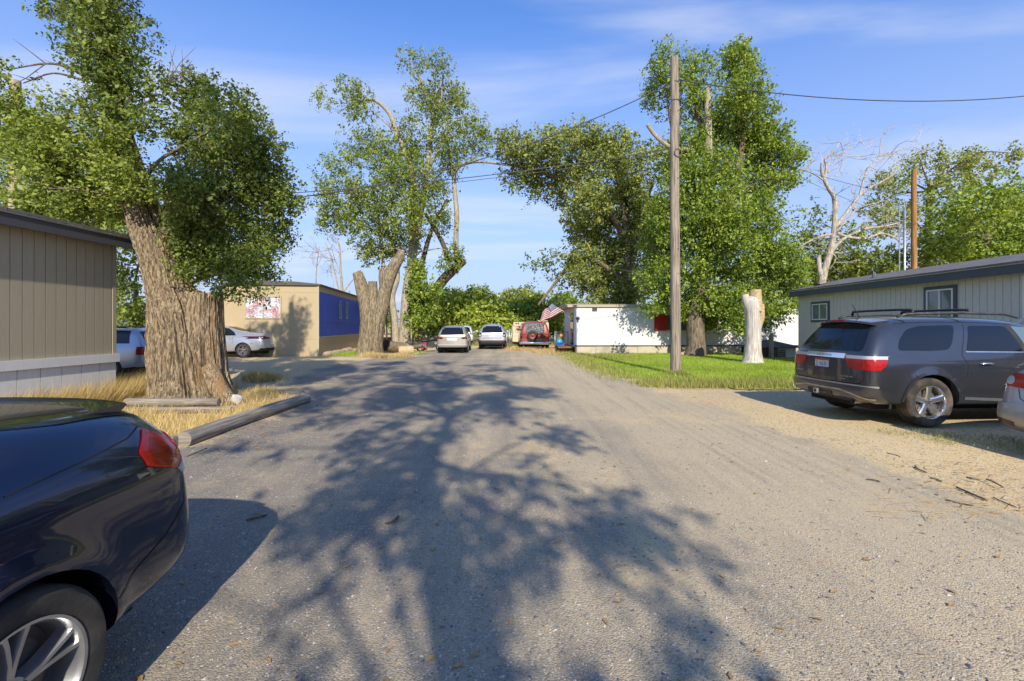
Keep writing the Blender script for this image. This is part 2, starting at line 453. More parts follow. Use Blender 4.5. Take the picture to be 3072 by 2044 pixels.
# road edges by distance: (y, left x, right x)
RE = np.array([(-30, -4.0, 4.2), (0, -4.3, 4.0), (3, -4.4, 3.9), (5.8, -4.4, 3.9), (9.4, -4.5, 3.7), (11, -5.4, 3.4), (14, -6.6, 3.1), (18, -7.0, 2.9), (22, -6.6, 2.6), (26, -5.6, 2.3), (30, -5.2, 1.6), (34, -5.0, 0.5)], float)
ry = np.concatenate([np.arange(-30, 0, 1.5), np.arange(0, 34.1, 0.4)])
rl = np.interp(ry, RE[:, 0], RE[:, 1]) - 0.5; rr = np.interp(ry, RE[:, 0], RE[:, 2]) + 0.7
u = np.linspace(0, 1, 41)
rv, red = [], []
for y, a, b in zip(ry, rl, rr):
    xs = a + (b - a) * u
    e = np.minimum(np.minimum(xs - a, b - xs) / 1.2, (34.2 - y) / 5.0)
    for x, q in zip(xs, e): rv.append((x, y, zg(x, y) + 0.012)); red.append(max(0, min(1, q)))
rf = [(j * 41 + i, j * 41 + i + 1, (j + 1) * 41 + i + 1, (j + 1) * 41 + i) for j in range(len(ry) - 1) for i in range(40)]
rme = new_mesh('road', rv, rf)
at = rme.attributes.new('edge', 'FLOAT', 'POINT'); at.data.foreach_set('value', np.array(red, np.float32))
tag(link('road', rme, M['road'], smooth=True), 'grey gravelly chip-seal lane running between the homes', 'road', kind='structure')

def inpoly(pts, poly):
    x, y = pts[:, 0], pts[:, 1]; r = np.zeros(len(pts), bool); n = len(poly)
    for i in range(n):
        x0, y0 = poly[i]; x1, y1 = poly[(i + 1) % n]
        c = ((y0 > y) != (y1 > y)) & (x < (x1 - x0) * (y - y0) / (y1 - y0 + 1e-12) + x0)
        r ^= c
    return r

LAWN = [(2.8, 26.1), (2.95, 19), (3.25, 14.6), (3.9, 12.6), (4.8, 11.8), (6.5, 11.5), (8.2, 11.9), (12.9, 12.6), (12.9, 20.9), (17.0, 21.2), (17.0, 27.0)]
lw = catmull(np.array(LAWN + LAWN[:1]), 12)[:-1]
lw = lw + (np.stack([vnoise(np.stack([lw[:, 0] * 1.7, lw[:, 1] * 1.7, lw[:, 0] * 0 + q], 1), 30 + q) for q in (0, 1)], 1) - 0.5) * np.where(lw[:, 1:2] > 25, 0.05, 0.8)
fl = geometry.tessellate_polygon([[Vector((q[0], q[1], 0)) for q in lw]])
tag(link('lawn', new_mesh('lawn', [(q[0], q[1], 0.018 if q[0] < 4.6 else 0.004) for q in lw], fl), M['lawn']), 'soil under the bright green lawn before the white mobile home', 'lawn', kind='structure')

def blades(name, pts, hmin, hmax, w, mat, seed, lean=0.35, wind=(0, 0), tone=None, z0=0.01):
    rg = np.random.default_rng(seed); n = len(pts)
    h = rg.uniform(hmin, hmax, n); a = rg.uniform(0, 2 * PI, n)
    base = np.stack([pts[:, 0], pts[:, 1], zg(pts[:, 0], pts[:, 1]) + z0], 1)
    s = np.stack([np.cos(a), np.sin(a), np.zeros(n)], 1) * (w * rg.uniform(0.6, 1.3, n))[:, None] / 2
    b2 = rg.uniform(0, 2 * PI, n)
    tip = base + np.stack([np.cos(b2) * lean * h * rg.uniform(0, 1, n) + wind[0] * h, np.sin(b2) * lean * h * rg.uniform(0, 1, n) + wind[1] * h, h], 1)
    v = np.stack([base - s, base + s, tip], 1).reshape(-1, 3)
    tn = rg.uniform(0, 1, n) if tone is None else np.clip(tone + rg.uniform(-0.3, 0.3, n), 0, 1)
    return quads_mesh(name, v, 3, tn)

def scatter(n, poly, seed):
    rg = np.random.default_rng(seed); p = np.array(poly)
    q = rg.uniform(p.min(0), p.max(0), (int(n * 3), 2))
    return q[inpoly(q, poly)][:n]

rg = np.random.default_rng(3)
lp = scatter(150000, [tuple(q) for q in lw], 1)
lp = lp + rg.normal(0, 0.22, lp.shape)
n1 = fbm(np.stack([lp[:, 0] * 0.8, lp[:, 1] * 0.8, lp[:, 0] * 0], 1), 9)
edge_d = np.minimum(np.abs(lp[:, 0] - np.interp(lp[:, 1], [11.5, 12.6, 14.6, 19, 26], [5.5, 3.9, 3.25, 2.95, 2.8])), np.abs(lp[:, 1] - 11.7))
keep = (rg.uniform(0, 1, len(lp)) < 0.05 + edge_d * 0.8 + (n1 - 0.45) * 1.6)
lp, n1 = lp[keep], n1[keep]
tag(link('lawn_grass', blades('lawn_grass', lp, 0.03, 0.095, 0.015, M['grass'], 2, 0.6, (-0.1, 0), 0.25 + 0.7 * n1), M['grass']), 'bright green lawn grass around the pole and the white stump', 'grass', kind='stuff')
# rank grass at the lawn's edge and along the white home
ep = np.concatenate([rg.normal(0, 0.35, (2600, 2)) + np.array([[2.9, 0]]) + np.stack([rg.uniform(0, 0.6, 2600), rg.uniform(13, 26, 2600)], 1),
                     rg.normal(0, 0.16, (4200, 2)) + np.stack([rg.uniform(3.4, 7.6, 4200), rg.uniform(11.6, 12.9, 4200)], 1),
                     rg.normal(0, 0.20, (900, 2)) + np.array([[5.33, 14.6]]),
                     rg.normal(0, 0.5, (2500, 2)) + np.stack([rg.uniform(3.2, 6.0, 2500), rg.uniform(20, 25.6, 2500)], 1)])
tag(link('lawn_edge_grass', blades('lawn_edge_grass', ep, 0.07, 0.24, 0.016, M['weed'], 5, 0.7, (-0.12, 0)), M['weed']), 'taller yellowing grass along the lawn edge and at the pole foot', 'grass', kind='stuff')

# dry grass round the big trunk and along the tan home
DRY = [(-4.55, 5.7), (-4.5, 9.5), (-5.3, 10.6), (-6.6, 11.6), (-8.0, 12.3), (-8.45, 9.6), (-8.35, 3.0), (-5.6, 3.2)]
dp = scatter(52000, DRY, 11)
n2 = fbm(np.stack([dp[:, 0] * 0.9, dp[:, 1] * 0.9, dp[:, 0] * 0], 1), 21)
keep = rg.uniform(0, 1, len(dp)) < (n2 - 0.22) * 2.0
dp, n2 = dp[keep], n2[keep]
tall = np.concatenate([scatter(9000, [(-8.42, 4.5), (-8.42, 9.75), (-7.7, 9.9), (-7.55, 4.5)], 12), scatter(7500, [(-9.6, 9.9), (-9.6, 12.2), (-7.6, 12.0), (-7.5, 9.6)], 13)])
tag(link('dry_grass', blades('dry_grass', dp, 0.05, 0.20, 0.012, M['straw'], 14, 0.8, (0.1, 0), 0.2 + 0.7 * n2), M['straw']), 'short straw-coloured dry grass around the big trunk', 'grass', kind='stuff')
tag(link('tall_dry_grass', blades('tall_dry_grass', tall, 0.22, 0.62, 0.011, M['straw'], 15, 0.6, (0.32, 0.1), 0.35), M['straw']), 'tall golden dry grass along the tan home skirting', 'grass', kind='stuff')
# tufts on the far side and weeds on the right-hand dirt
def tufts(cs, n, sig, seed):
    g = np.random.default_rng(seed); return np.concatenate([g.normal(0, s_, (int(n * s_ * 8), 2)) + np.array([c]) for c, s_ in zip(cs, sig)])
tw = [(-7.2, 13.2), (-7.6, 13.5), (-5.6, 23.2), (-6.9, 22.6), (-6.4, 22.5), (1.0, 29.6), (0.4, 29.8), (2.4, 27.5), (2.8, 28.4), (3.4, 27.6)]
tag(link('straw_tufts', blades('straw_tufts', tufts(tw, 620, [0.22, 0.15, 0.3, 0.25, 0.25, 0.4, 0.4, 0.5, 0.4, 0.4], 31), 0.08, 0.28, 0.016, M['straw'], 32, 0.7), M['straw']), 'scattered straw-coloured tufts by the stump and the parked cars', 'grass', kind='stuff')
rw = [(6.0, 6.6), (6.35, 6.55), (6.75, 6.35), (7.1, 6.1), (6.3, 6.0), (6.7, 5.85), (7.0, 5.7), (5.6, 6.75), (5.9, 6.2), (7.4, 5.6)]
tag(link('dirt_weeds', blades('dirt_weeds', tufts(rw, 150, [0.18, 0.14, 0.16, 0.2, 0.15, 0.18, 0.16, 0.14, 0.12, 0.2], 33), 0.02, 0.075, 0.007, M['weed'], 34, 1.3), M['weed']), 'low yellow-green weeds on the dirt beside the dark SUV wheel', 'grass', kind='stuff')

# loose gravel on the lane: small real stones near the camera
rg = np.random.default_rng(77)
ns_ = 11000
gd = 1.9 + 8.0 * rg.uniform(0, 1, ns_) ** 1.7
gxx = rg.uniform(-1.0, 1.0, ns_) * np.minimum(gd * 1.12, 4.6)
okk = (gxx > -4.3); gd, gxx = gd[okk], gxx[okk]; ns_ = len(gd)
sz = rg.gamma(2.0, 0.0018, ns_) + 0.002
oc = np.array([(1, 0, 0), (0, 1, 0), (-1, 0, 0), (0, -1, 0), (0, 0, 1)], float)
tri = np.array([(0, 1, 4), (1, 2, 4), (2, 3, 4), (3, 0, 4)])
an = rg.uniform(0, 2 * PI, ns_)
pv = oc[None] * np.stack([sz * rg.uniform(0.7, 1.5, ns_), sz * rg.uniform(0.6, 1.1, ns_), sz * rg.uniform(0.45, 0.9, ns_)], 1)[:, None, :] + rg.normal(0, 0.12, (ns_, 5, 3)) * sz[:, None, None]
ca, sa = np.cos(an)[:, None], np.sin(an)[:, None]
px_ = pv[..., 0] * ca - pv[..., 1] * sa + gxx[:, None]; py_ = pv[..., 0] * sa + pv[..., 1] * ca + gd[:, None]
pv = np.stack([px_, py_, pv[..., 2] + 0.013], -1)
sv = pv[:, tri].reshape(-1, 3)
t = NT('gravel_stone'); a_ = t.attr('tone')
t.bsdf(t.mix(t.rng(a_, 0.72, 0.95), t.mix(t.rng(a_, 0.1, 0.4), (0.10, 0.10, 0.115), (0.24, 0.215, 0.19)), (0.46, 0.42, 0.36)), 0.85, 0, 0.3); M['stone'] = t.m
tag(link('gravel', quads_mesh('gravel', sv, 3, np.repeat(rg.uniform(0, 1, ns_), 4)), M['stone']), 'loose pebbles scattered over the chip-seal lane', 'gravel', kind='stuff')
# ------------------------------------------------------------------ homes
def siding_mat(name, c, rough=0.75, grain=True, dirt=0.12):
    t = NT(name); o = t.obj()
    g = t.noise(t.map(o, (40, 40, 3)), 1.0, 5, 0.6)
    col = t.mix(t.rng(g, 0.3, 0.7, 0, 0.35), c, tuple(q * 0.80 for q in c))
    col = t.mix(t.rng(t.noise(o, 0.9, 5, 0.6), 0.45, 0.75, 0, dirt * 2), col, tuple(q * 0.62 for q in c))
    t.bsdf(col, rough, 0, 0.35, 0, t.bump(g, 0.25, 0.004)); return t.m
M['tan_siding'] = siding_mat('tan_siding', (0.38, 0.335, 0.235))
M['grey_siding'] = siding_mat('grey_green_siding', (0.52, 0.51, 0.475))
M['dark_trim'] = siding_mat('charcoal_trim', (0.075, 0.075, 0.08))
M['slate_trim'] = siding_mat('slate_trim', (0.075, 0.088, 0.105))
M['white_trim'] = siding_mat('white_trim', (0.66, 0.65, 0.63))
M['skirt_white'] = siding_mat('dirty_white_skirting', (0.74, 0.71, 0.66), dirt=0.3)
M['stucco_tan'] = siding_mat('sunny_tan_wall', (0.43, 0.335, 0.195), dirt=0.15)
M['blue_siding'] = siding_mat('blue_siding', (0.018, 0.078, 0.46), 0.55)
M['white_wall'] = siding_mat('white_wall', (0.68, 0.67, 0.64), dirt=0.05)
M['skirt_cream'] = siding_mat('stained_cream_skirting', (0.50, 0.43, 0.31), dirt=0.5)
M['rib_tan'] = siding_mat('ribbed_tan_skirting', (0.46, 0.36, 0.19), dirt=0.3)
M['drip'] = siding_mat('pale_drip_edge', (0.42, 0.36, 0.25))
M['roof_edge'] = siding_mat('dark_roof_edge', (0.09, 0.085, 0.07))
t = NT('asphalt_shingle'); o = t.obj()
bk = t.node('ShaderNodeTexBrick'); t.l.new(t.map(o, (1, 1, 1), (0, 0, R(90))), bk.inputs['Vector'])
bk.inputs['Scale'].default_value = 1.0; bk.inputs['Brick Width'].default_value = 0.32; bk.inputs['Row Height'].default_value = 0.14; bk.inputs['Mortar Size'].default_value = 0.006
bk.inputs['Color1'].default_value = (0.10, 0.095, 0.10, 1); bk.inputs['Color2'].default_value = (0.165, 0.155, 0.155, 1); bk.inputs['Mortar'].default_value = (0.04, 0.04, 0.04, 1)
cc = t.mix(t.rng(t.noise(o, 60, 3), 0.35, 0.7, 0, 0.5), bk.outputs['Color'], (0.22, 0.21, 0.205))
t.bsdf(cc, 0.92, 0, 0.2, 0, t.bump(t.noise(o, 60, 3), 0.5, 0.01)); M['shingle'] = t.m
t = NT('foil'); o = t.obj()
cr_ = t.noise(o, 9, 5, 0.6, 1.5)
fc = t.mix(t.rng(t.noise(o, 2.2, 2), 0.42, 0.6), (0.75, 0.72, 0.75), (0.62, 0.36, 0.36))
t.bsdf(fc, 0.28, 0.75, 0.5, 0, t.bump(cr_, 1.0, 0.08)); M['foil'] = t.m
M['metal'] = pm('galvanised', (0.45, 0.46, 0.47), (0.33, 0.33, 0.33), 9, 0.45, metal=0.7)
M['dark_metal'] = pm('dark_metal', (0.05, 0.05, 0.052), (0.09, 0.08, 0.07), 9, 0.5, metal=0.4)
M['red_board'] = siding_mat('red_board', (0.42, 0.02, 0.015), 0.5)

def boards(root, name, mat, axis, start, count, pitch, gap, thick, z0, z1, face, skip=()):
    """a row of upright boards along one axis of the home, all sharing one mesh"""
    m_ = MB()
    w = pitch - gap
    if axis == 'y': m_.box(-thick / 2, thick / 2, 0, w, z0, z1)
    else: m_.box(0, w, -thick / 2, thick / 2, z0, z1)
    me = new_mesh(name, m_.v, m_.f); me.materials.append(mat)
    for i in range(count):
        s_ = start + i * pitch
        loc = (face, s_, 0) if axis == 'y' else (s_, face, 0)
        link(name, me, None, root, loc=loc)

def window(root, axis, face, out, a0, a1, z0, z1, trim=0.09, tmat='slate_trim', fmat='white_trim', panes=2, pmat='glass_clear', sill=True):
    """window on a wall: trim casing, frame, panes. axis = running axis of the wall, out = +-1 outward"""
    def bx(m_, p0, p1, q0, q1, zz0, zz1):
        q0, q1 = sorted((face + out * q0, face + out * q1))
        if axis == 'y': m_.box(q0, q1, p0, p1, zz0, zz1)
        else: m_.box(p0, p1, q0, q1, zz0, zz1)
    w = MB()
    if trim:
        bx(w, a0 - trim, a1 + trim, 0.0, 0.035, z1, z1 + trim); bx(w, a0 - trim, a0, 0.0, 0.035, z0 - trim, z1); bx(w, a1, a1 + trim, 0.0, 0.035, z0 - trim, z1)
        bx(w, a0, a1, 0.0, 0.035, z0 - trim, z0)
        o = w.build('window', M[tmat], root)
    else:
        bx(w, a0, a1, 0.0, 0.004, z0, z1); o = w.build('window', M[fmat], root)
    f = MB(); t_ = 0.045
    bx(f, a0, a1, 0.0, 0.05, z1 - t_, z1); bx(f, a0, a1, 0.0, 0.05, z0, z0 + t_)
    bx(f, a0, a0 + t_, 0.0, 0.05, z0 + t_, z1 - t_); bx(f, a1 - t_, a1, 0.0, 0.05, z0 + t_, z1 - t_)
    for k in range(1, panes):
        c_ = a0 + (a1 - a0) * k / panes; bx(f, c_ - t_ / 2, c_ + t_ / 2, 0.0, 0.048, z0 + t_, z1 - t_)
    f.build('frame', M[fmat], o)
    for k in range(panes):
        g = MB(); c0 = a0 + (a1 - a0) * k / panes + t_ * (1 if k == 0 else 0.5); c1 = a0 + (a1 - a0) * (k + 1) / panes - t_ * (1 if k == panes - 1 else 0.5)
        bx(g, c0, c1, 0.008, 0.018, z0 + t_, z1 - t_); g.build('pane', M[pmat], o)
    return o

def roof_gable(root, y0, y1, xe0, xe1, ze, zr, mat, th=0.05, along='y'):
    """two slopes, ridge along y; xe0 / xe1 are the eaves"""
    xm = (xe0 + xe1) / 2
    for xe in (xe0, xe1):
        v = [(xe, y0, ze), (xm, y0, zr), (xm, y1, zr), (xe, y1, ze), (xe, y0, ze + th), (xm, y0, zr + th), (xm, y1, zr + th), (xe, y1, ze + th)]
        f = [(3, 2, 1, 0), (4, 5, 6, 7), (0, 1, 5, 4), (2, 3, 7, 6), (0, 4, 7, 3), (1, 2, 6, 5)]
        me = new_mesh('roof_slope', v, f); fix_normals(me); link('roof_slope', me, mat, root)

# --- tan home on the left
th_ = thing('mobile_home', 'tan mobile home with dark fascia and white skirting behind the dark blue sedan', 'mobile home', (-8.46, 9.7, 0), -0.032)
MB().box(-4.3, -0.035, -14.0, 0, 0.05, 3.42).build('wall', M['tan_siding'], th_)
boards(th_, 'siding_board', M['tan_siding'], 'y', -13.94, 73, 0.19, 0.012, 0.035, 1.0, 3.40, -0.016)
MB().box(-0.034, 0.012, -0.065, 0.02, 1.0, 3.40).build('corner_board', M['tan_siding'], th_)
MB().box(-0.033, 0.05, -14, 0.06, 0.83, 0.998).build('trim_band', M['white_trim'], th_)
boards(th_, 'skirting_panel', M['skirt_white'], 'y', -13.96, 37, 0.378, 0.012, 0.03, 0.0, 0.829, -0.012)
MB().box(0.20, 0.24, -14.2, 0.28, 3.25, 3.45).build('fascia', M['dark_trim'], th_)
MB().box(-0.03, 0.199, -14.2, 0.28, 3.40, 3.43).build('soffit', M['dark_trim'], th_)
MB().box(0.19, 0.262, -14.2, 0.30, 3.452, 3.478).build('drip_edge', M['drip'], th_)
roof_gable(th_, -14.22, 0.31, 0.27, -4.57, 3.48, 4.02, M['shingle'])
mbg = MB().add([(0.2, 0.24, 3.25), (0.2, 0.24, 3.46), (-2.15, 0.24, 4.0), (-4.5, 0.24, 3.46), (-4.5, 0.24, 3.25), (-2.15, 0.24, 3.79), (0.2, 0.28, 3.25), (0.2, 0.28, 3.46), (-2.15, 0.28, 4.0), (-4.5, 0.28, 3.46), (-4.5, 0.28, 3.25), (-2.15, 0.28, 3.79)],
    [(0, 1, 2, 5), (5, 2, 3, 4), (6, 11, 8, 7), (11, 10, 9, 8), (0, 5, 11, 6), (5, 4, 10, 11), (1, 7, 8, 2), (2, 8, 9, 3)])
mbg.build('rake_board', M['dark_trim'], th_)
MB().add([(-0.04, -0.01, 3.42), (-4.3, -0.01, 3.42), (-2.15, -0.01, 3.99), (-0.04, -0.05, 3.42), (-4.3, -0.05, 3.42), (-2.15, -0.05, 3.99)], [(0, 2, 1), (3, 4, 5), (0, 1, 4, 3), (1, 2, 5, 4), (2, 0, 3, 5)]).build('gable_wall', M['tan_siding'], th_)

# --- tan and blue home
tb = thing('mobile_home', 'mobile home with a sunny tan end and a deep blue side', 'mobile home', (-9.24, 21.7, 0.17), 0.124)
MB().box(-4.25, 0, 0, 15, -0.05, 3.36).build('wall', M['stucco_tan'], tb)
MB().box(0.0, 0.03, 0.0, 15.0, 3.08, 3.36).build('upper_band', M['stucco_tan'], tb)
for k in range(12):
    MB().box(0.0, 0.022, 0.04 + k * 1.245, 0.04 + (k + 1) * 1.245 - 0.006, 0.92, 1.62).build('blue_panel', M['blue_siding'], tb)
    MB().box(0.0, 0.025, 0.04 + k * 1.245, 0.04 + (k + 1) * 1.245 - 0.006, 1.64, 3.078).build('blue_panel', M['blue_siding'], tb)
MB().box(-0.05, 0.04, -0.03, 0.035, 0, 3.36).build('corner_trim', M['drip'], tb)
MB().box(0.0, 0.05, 0.04, 15, 0.86, 0.915).build('trim_band', M['drip'], tb)
boards(tb, 'skirting_rib', M['rib_tan'], 'y', 0.05, 120, 0.125, 0.02, 0.03, -0.05, 0.857, 0.016)
for zz in (0.80, 3.04): MB().box(-4.25, -0.06, -0.012, 0.0, zz, zz + 0.018).build('wall_batten', M['drip'], tb)
prof = [(-4.37, 3.36), (-4.37, 3.43), (-3.2, 3.53), (-2.1, 3.57), (-1.0, 3.53), (0.13, 3.43), (0.13, 3.36)]
m_ = MB(); n_ = len(prof)
m_.add([(x, -0.10, z) for x, z in prof] + [(x, 15.1, z) for x, z in prof], [tuple(range(n_)), tuple(range(2 * n_ - 1, n_ - 1, -1))] + [(i, i + n_, (i + 1) % n_ + n_, (i + 1) % n_) for i in range(n_)])
ro = m_.build('roof', M['roof_edge'], tb); fix_normals(ro.data)
MB().lathe([(0.0, 0.42), (0.06, 0.42), (0.06, 0), (0.0, 0)], 10, 'z', (-0.9, 10.4, 3.5)).build('vent_pipe', M['metal'], ro)
wn_ = window(tb, 'x', 0.0, -1, -3.27, -1.66, 1.78, 2.84, 0.0, 'drip', 'drip', 2, 'foil')
for a in (3.75, 5.3): window(tb, 'y', 0.026, 1, a, a + 0.42, 1.86, 2.86, 0.0, 'white_trim', 'metal', 1, 'glass_clear')
MB().box(0.03, 1.5, 9.5, 14.5, 3.0, 3.08).build('porch_roof', M['roof_edge'], tb)
for yy in (9.6, 12.0, 14.4): MB().box(1.38, 1.48, yy, yy + 0.09, 0, 3.0).build('porch_post', M['bark_dark'], tb)
MB().box(0.1, 1.4, 9.5, 14.5, 0.0, 0.55).build('porch_deck', M['bark_dark'], tb)

# --- white home across the back of the lawn
wh = thing('mobile_home', 'long white mobile home with stained skirting behind the lawn', 'mobile home', (3.64, 26.3, 0), 0.03)
MB().box(0, 16, 0.0, 4.2, 0.40, 2.70).build('wall', M['white_wall'], wh)
for k in range(13): MB().box(k * 1.23 + 0.004, (k + 1) * 1.23 - 0.004, -0.02, 0.0, 0.50, 2.69).build('wall_panel', M['white_wall'], wh)
MB().box(-0.03, 16.03, -0.05, 0.0, 0.44, 0.497).build('trim_band', M['roof_edge'], wh)
for k in range(13):
    if k not in (8,): MB().box(k * 1.22, (k + 1) * 1.22 - 0.012, -0.01 - 0.012 * (k % 2), 0.02, 0.0, 0.438).build('skirting_panel', M['skirt_cream'], wh)
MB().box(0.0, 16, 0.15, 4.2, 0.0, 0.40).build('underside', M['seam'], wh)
prof = [(-0.12, 2.70), (-0.12, 2.82), (1.0, 2.93), (2.1, 2.97), (3.2, 2.93), (4.32, 2.82), (4.32, 2.70)]
m_ = MB(); m_.add([(-0.45, y, z) for y, z in prof] + [(16.2, y, z) for y, z in prof], [tuple(range(n_)), tuple(range(2 * n_ - 1, n_ - 1, -1))] + [(i, i + n_, (i + 1) % n_ + n_, (i + 1) % n_) for i in range(n_)])
ro = m_.build('roof', M['drip'], wh); fix_normals(ro.data)
MB().box(1.0, 1.27, -0.11, -0.02, 2.50, 2.66).build('flood_lamp', M['dark_metal'], wh)
m_ = MB(); m_.lathe([(0.0, -0.10), (0.09, -0.09), (0.11, -0.03), (0.09, 0.0)], 14, 'y', (0.16, -0.02, 2.05)); m_.bar((0.16, -0.07, 1.98), (0.16, -0.07, 1.84), 0.07, 0.07); m_.build('porch_lamp', M['dark_metal'], wh)
window(wh, 'x', -0.021, -1, 4.63, 6.55, 1.34, 2.28, 0.0, 'roof_edge', 'drip', 3, 'glass_clear')
MB().box(4.60, 5.33, -0.09, -0.06, 1.34, 2.30).build('red_board', M['red_board'], wh)
MB().box(-0.03, 0.0, 0.55, 1.45, 0.5, 2.4).build('door', M['glass'], wh)
MB().box(-0.95, -0.02, 0.2, 1.7, 0.32, 0.42).build('porch_step', M['plank'], wh)

# --- grey home on the right
gh = thing('mobile_home', 'grey-green mobile home with slate trim and shingle roof behind the dark SUV', 'mobile home', (13.1, 20.8, 0), 0.0)
MB().box(0.03, 4.3, -18.5, 0, 0.0, 3.05).build('wall', M['grey_siding'], gh)
boards(gh, 'siding_board', M['grey_siding'], 'y', -18.45, 92, 0.2, 0.012, 0.03, 0.55, 3.04, 0.013)
MB().box(-0.006, 0.03, -0.055, 0.015, 0.55, 3.04).build('corner_board', M['grey_siding'], gh)
boards(gh, 'skirting_panel', M['grey_siding'], 'y', -18.4, 46, 0.4, 0.012, 0.03, 0.0, 0.53, 0.0)
MB().box(-0.30, -0.26, -18.7, 0.22, 2.93, 3.16).build('fascia', M['slate_trim'], gh)
MB().box(-0.259, 0.03, -18.7, 0.22, 3.05, 3.08).build('soffit', M['slate_trim'], gh)
MB().box(-0.325, -0.25, -18.7, 0.24, 3.162, 3.185).build('drip_edge', M['drip'], gh)
roof_gable(gh, -18.72, 0.25, -0.33, 4.63, 3.188, 3.72, M['shingle'])
MB().add([(0.03, -0.012, 3.05), (4.3, -0.012, 3.05), (2.15, -0.012, 3.7), (0.03, -0.06, 3.05), (4.3, -0.06, 3.05), (2.15, -0.06, 3.7)], [(0, 2, 1), (3, 4, 5), (0, 1, 4, 3), (1, 2, 5, 4), (2, 0, 3, 5)]).build('gable_wall', M['grey_siding'], gh)
window(gh, 'y', -0.002, -1, -1.95, -0.98, 1.86, 2.55, 0.09)
window(gh, 'y', -0.002, -1, -7.32, -6.45, 1.55, 2.72, 0.10)
dd = MB().box(-0.03, 0.0, -10.25, -9.35, 0.62, 2.66).build('door', M['white_trim'], gh)
m_ = MB(); m_.box(-0.07, -0.031, -9.34, -9.18, 0.62, 2.76); m_.box(-0.07, -0.031, -10.42, -10.26, 0.62, 2.76); m_.box(-0.07, -0.031, -10.42, -9.18, 2.762, 2.88); m_.build('door_frame', M['white_trim'], gh)
for (yy, xx) in ((-9.1, 0.85), (-3.6, 0.55)):
    zr = 3.24 + (xx + 0.33) / 2.48 * 0.53
    m_ = MB(); m_.lathe([(0.0, 0.26), (0.14, 0.25), (0.14, 0.20), (0.085, 0.19), (0.085, 0.0)], 14, 'z', (xx, yy, zr - 0.02)) if yy < -5 else m_.lathe([(0.03, 0.28), (0.03, 0.05), (0.11, 0.0)], 10, 'z', (xx, yy, zr - 0.02))
    m_.build('roof_vent', M['metal'] if yy < -5 else M['dark_metal'], gh, True)
for k, yy in enumerate((-0.8,)): MB().box(0.3, 0.62, yy - 0.2, yy + 0.2, 3.36, 3.44).build('roof_vent', M['dark_metal'], gh)
# white porch stair with rail in front of the grey home's door
st = thing('porch_stair', 'white railed porch stair at the grey home door', 'stair', (12.0, 11.0, 0))
for k in range(3): MB().box(-0.3 + 0.3 * k, 0.95, -0.6, 0.6, 0.0 + 0.2 * k, 0.2 + 0.2 * k - 0.003).build('step', M['white_trim'], st)
for yy in (-0.6, 0.6):
    MB().bar((-0.3, yy, 1.0), (1.0, yy, 1.75), 0.06, 0.06).build('handrail', M['white_trim'], st)
    for k in range(7): MB().bar((-0.25 + k * 0.19, yy, 0.2), (-0.25 + k * 0.19, yy, 1.0 + k * 0.112), 0.035, 0.035).build('baluster', M['white_trim'], st)

# --- low pump house behind the white stump
pu = thing('pump_house', 'low grey pump house with shingle hip roof beside the white stump', 'shed', (13.25, 23.2, 0))
MB().box(-0.95, -0.05, -0.6, 0.9, 0, 0.52).build('wall', M['bark_dark'], pu)
MB().box(-0.05, 0.85, -0.6, 0.9, 0, 0.52).build('wall', M['skirt_white'], pu)
me = new_mesh('roof', [(-1.05, -0.72, 0.52), (0.95, -0.72, 0.52), (0.95, 1.0, 0.52), (-1.05, 1.0, 0.52), (-1.05, -0.72, 0.60), (0.95, -0.72, 0.60), (0.95, 1.0, 0.60), (-1.05, 1.0, 0.60), (-0.12, 0.15, 0.92)],
    [(3, 2, 1, 0), (0, 1, 5, 4), (1, 2, 6, 5), (2, 3, 7, 6), (3, 0, 4, 7), (4, 5, 8), (5, 6, 8), (6, 7, 8), (7, 4, 8)])
link('roof', me, M['shingle'], pu)
for k in range(4): MB().box(-0.42, 0.30, -0.66, -0.62, 0.06 + k * 0.10, 0.13 + k * 0.10).build('slat', M['bark_mid'], pu)
for i, (xx, hh) in enumerate(((-0.62, 1.18), (-0.50, 1.25))):
    o = MB().box(-0.05, 0.05, -0.05, 0.05, 0, hh).build('wooden_post', M['pole'] if i == 0 else M['pole_light'], None, loc=(pu.location.x + xx, pu.location.y - 0.95 + 0.06 * i, 0))
    tag(o, ('grey weathered short post in front of the pump house', 'pale reddish short post in front of the pump house')[i], 'post')

# ------------------------------------------------------------------ poles and wires
def pole(px, d, ztop, r, mat, label, px_top=None):
    x = (px - CX) / F * d; xt = ((px_top if px_top else px) - CX) / F * d
    r_ = thing('utility_pole', label, 'utility pole', (x, d, 0))
    zs = np.linspace(0, ztop, 14); g = np.random.default_rng(int(px))
    pts = [((xt - x) * z / ztop + g.normal(0, 0.006), g.normal(0, 0.006), z - 0.05 if z == 0 else z) for z in zs]
    MB().tube(pts, [r * (1.08 - 0.25 * z / ztop) for z in zs], 18).build('shaft', mat, r_, True, sharp=50)
    return r_
pw = pole(2027, 14.9, 10.37, 0.155, M['pole'], 'tall weathered wooden utility pole standing at the lawn edge', 2023)
for z, r_ in ((9.55, 0.152), (8.95, 0.15)): MB().lathe([(r_, -0.015), (r_ + 0.012, -0.015), (r_ + 0.012, 0.015), (r_, 0.015)], 18, 'z', (0, 0, z)).build('wire_band', M['dark_metal'], pw)
m_ = MB(); m_.tube([(0.02 + 0.11 * math.cos(a), -0.16, 7.22 + 0.13 * math.sin(a)) for a in np.linspace(0, 2 * PI, 18)], 0.014, 6, False); m_.build('wire_coil', M['dark_metal'], pw)
for z in (8.6, 6.4, 4.1, 3.3, 2.9): MB().lathe([(0.0, -0.02), (0.016, -0.02), (0.016, 0)], 8, 'y', (0.03, -0.15, z)).build('bolt', M['dark_metal'], pw)
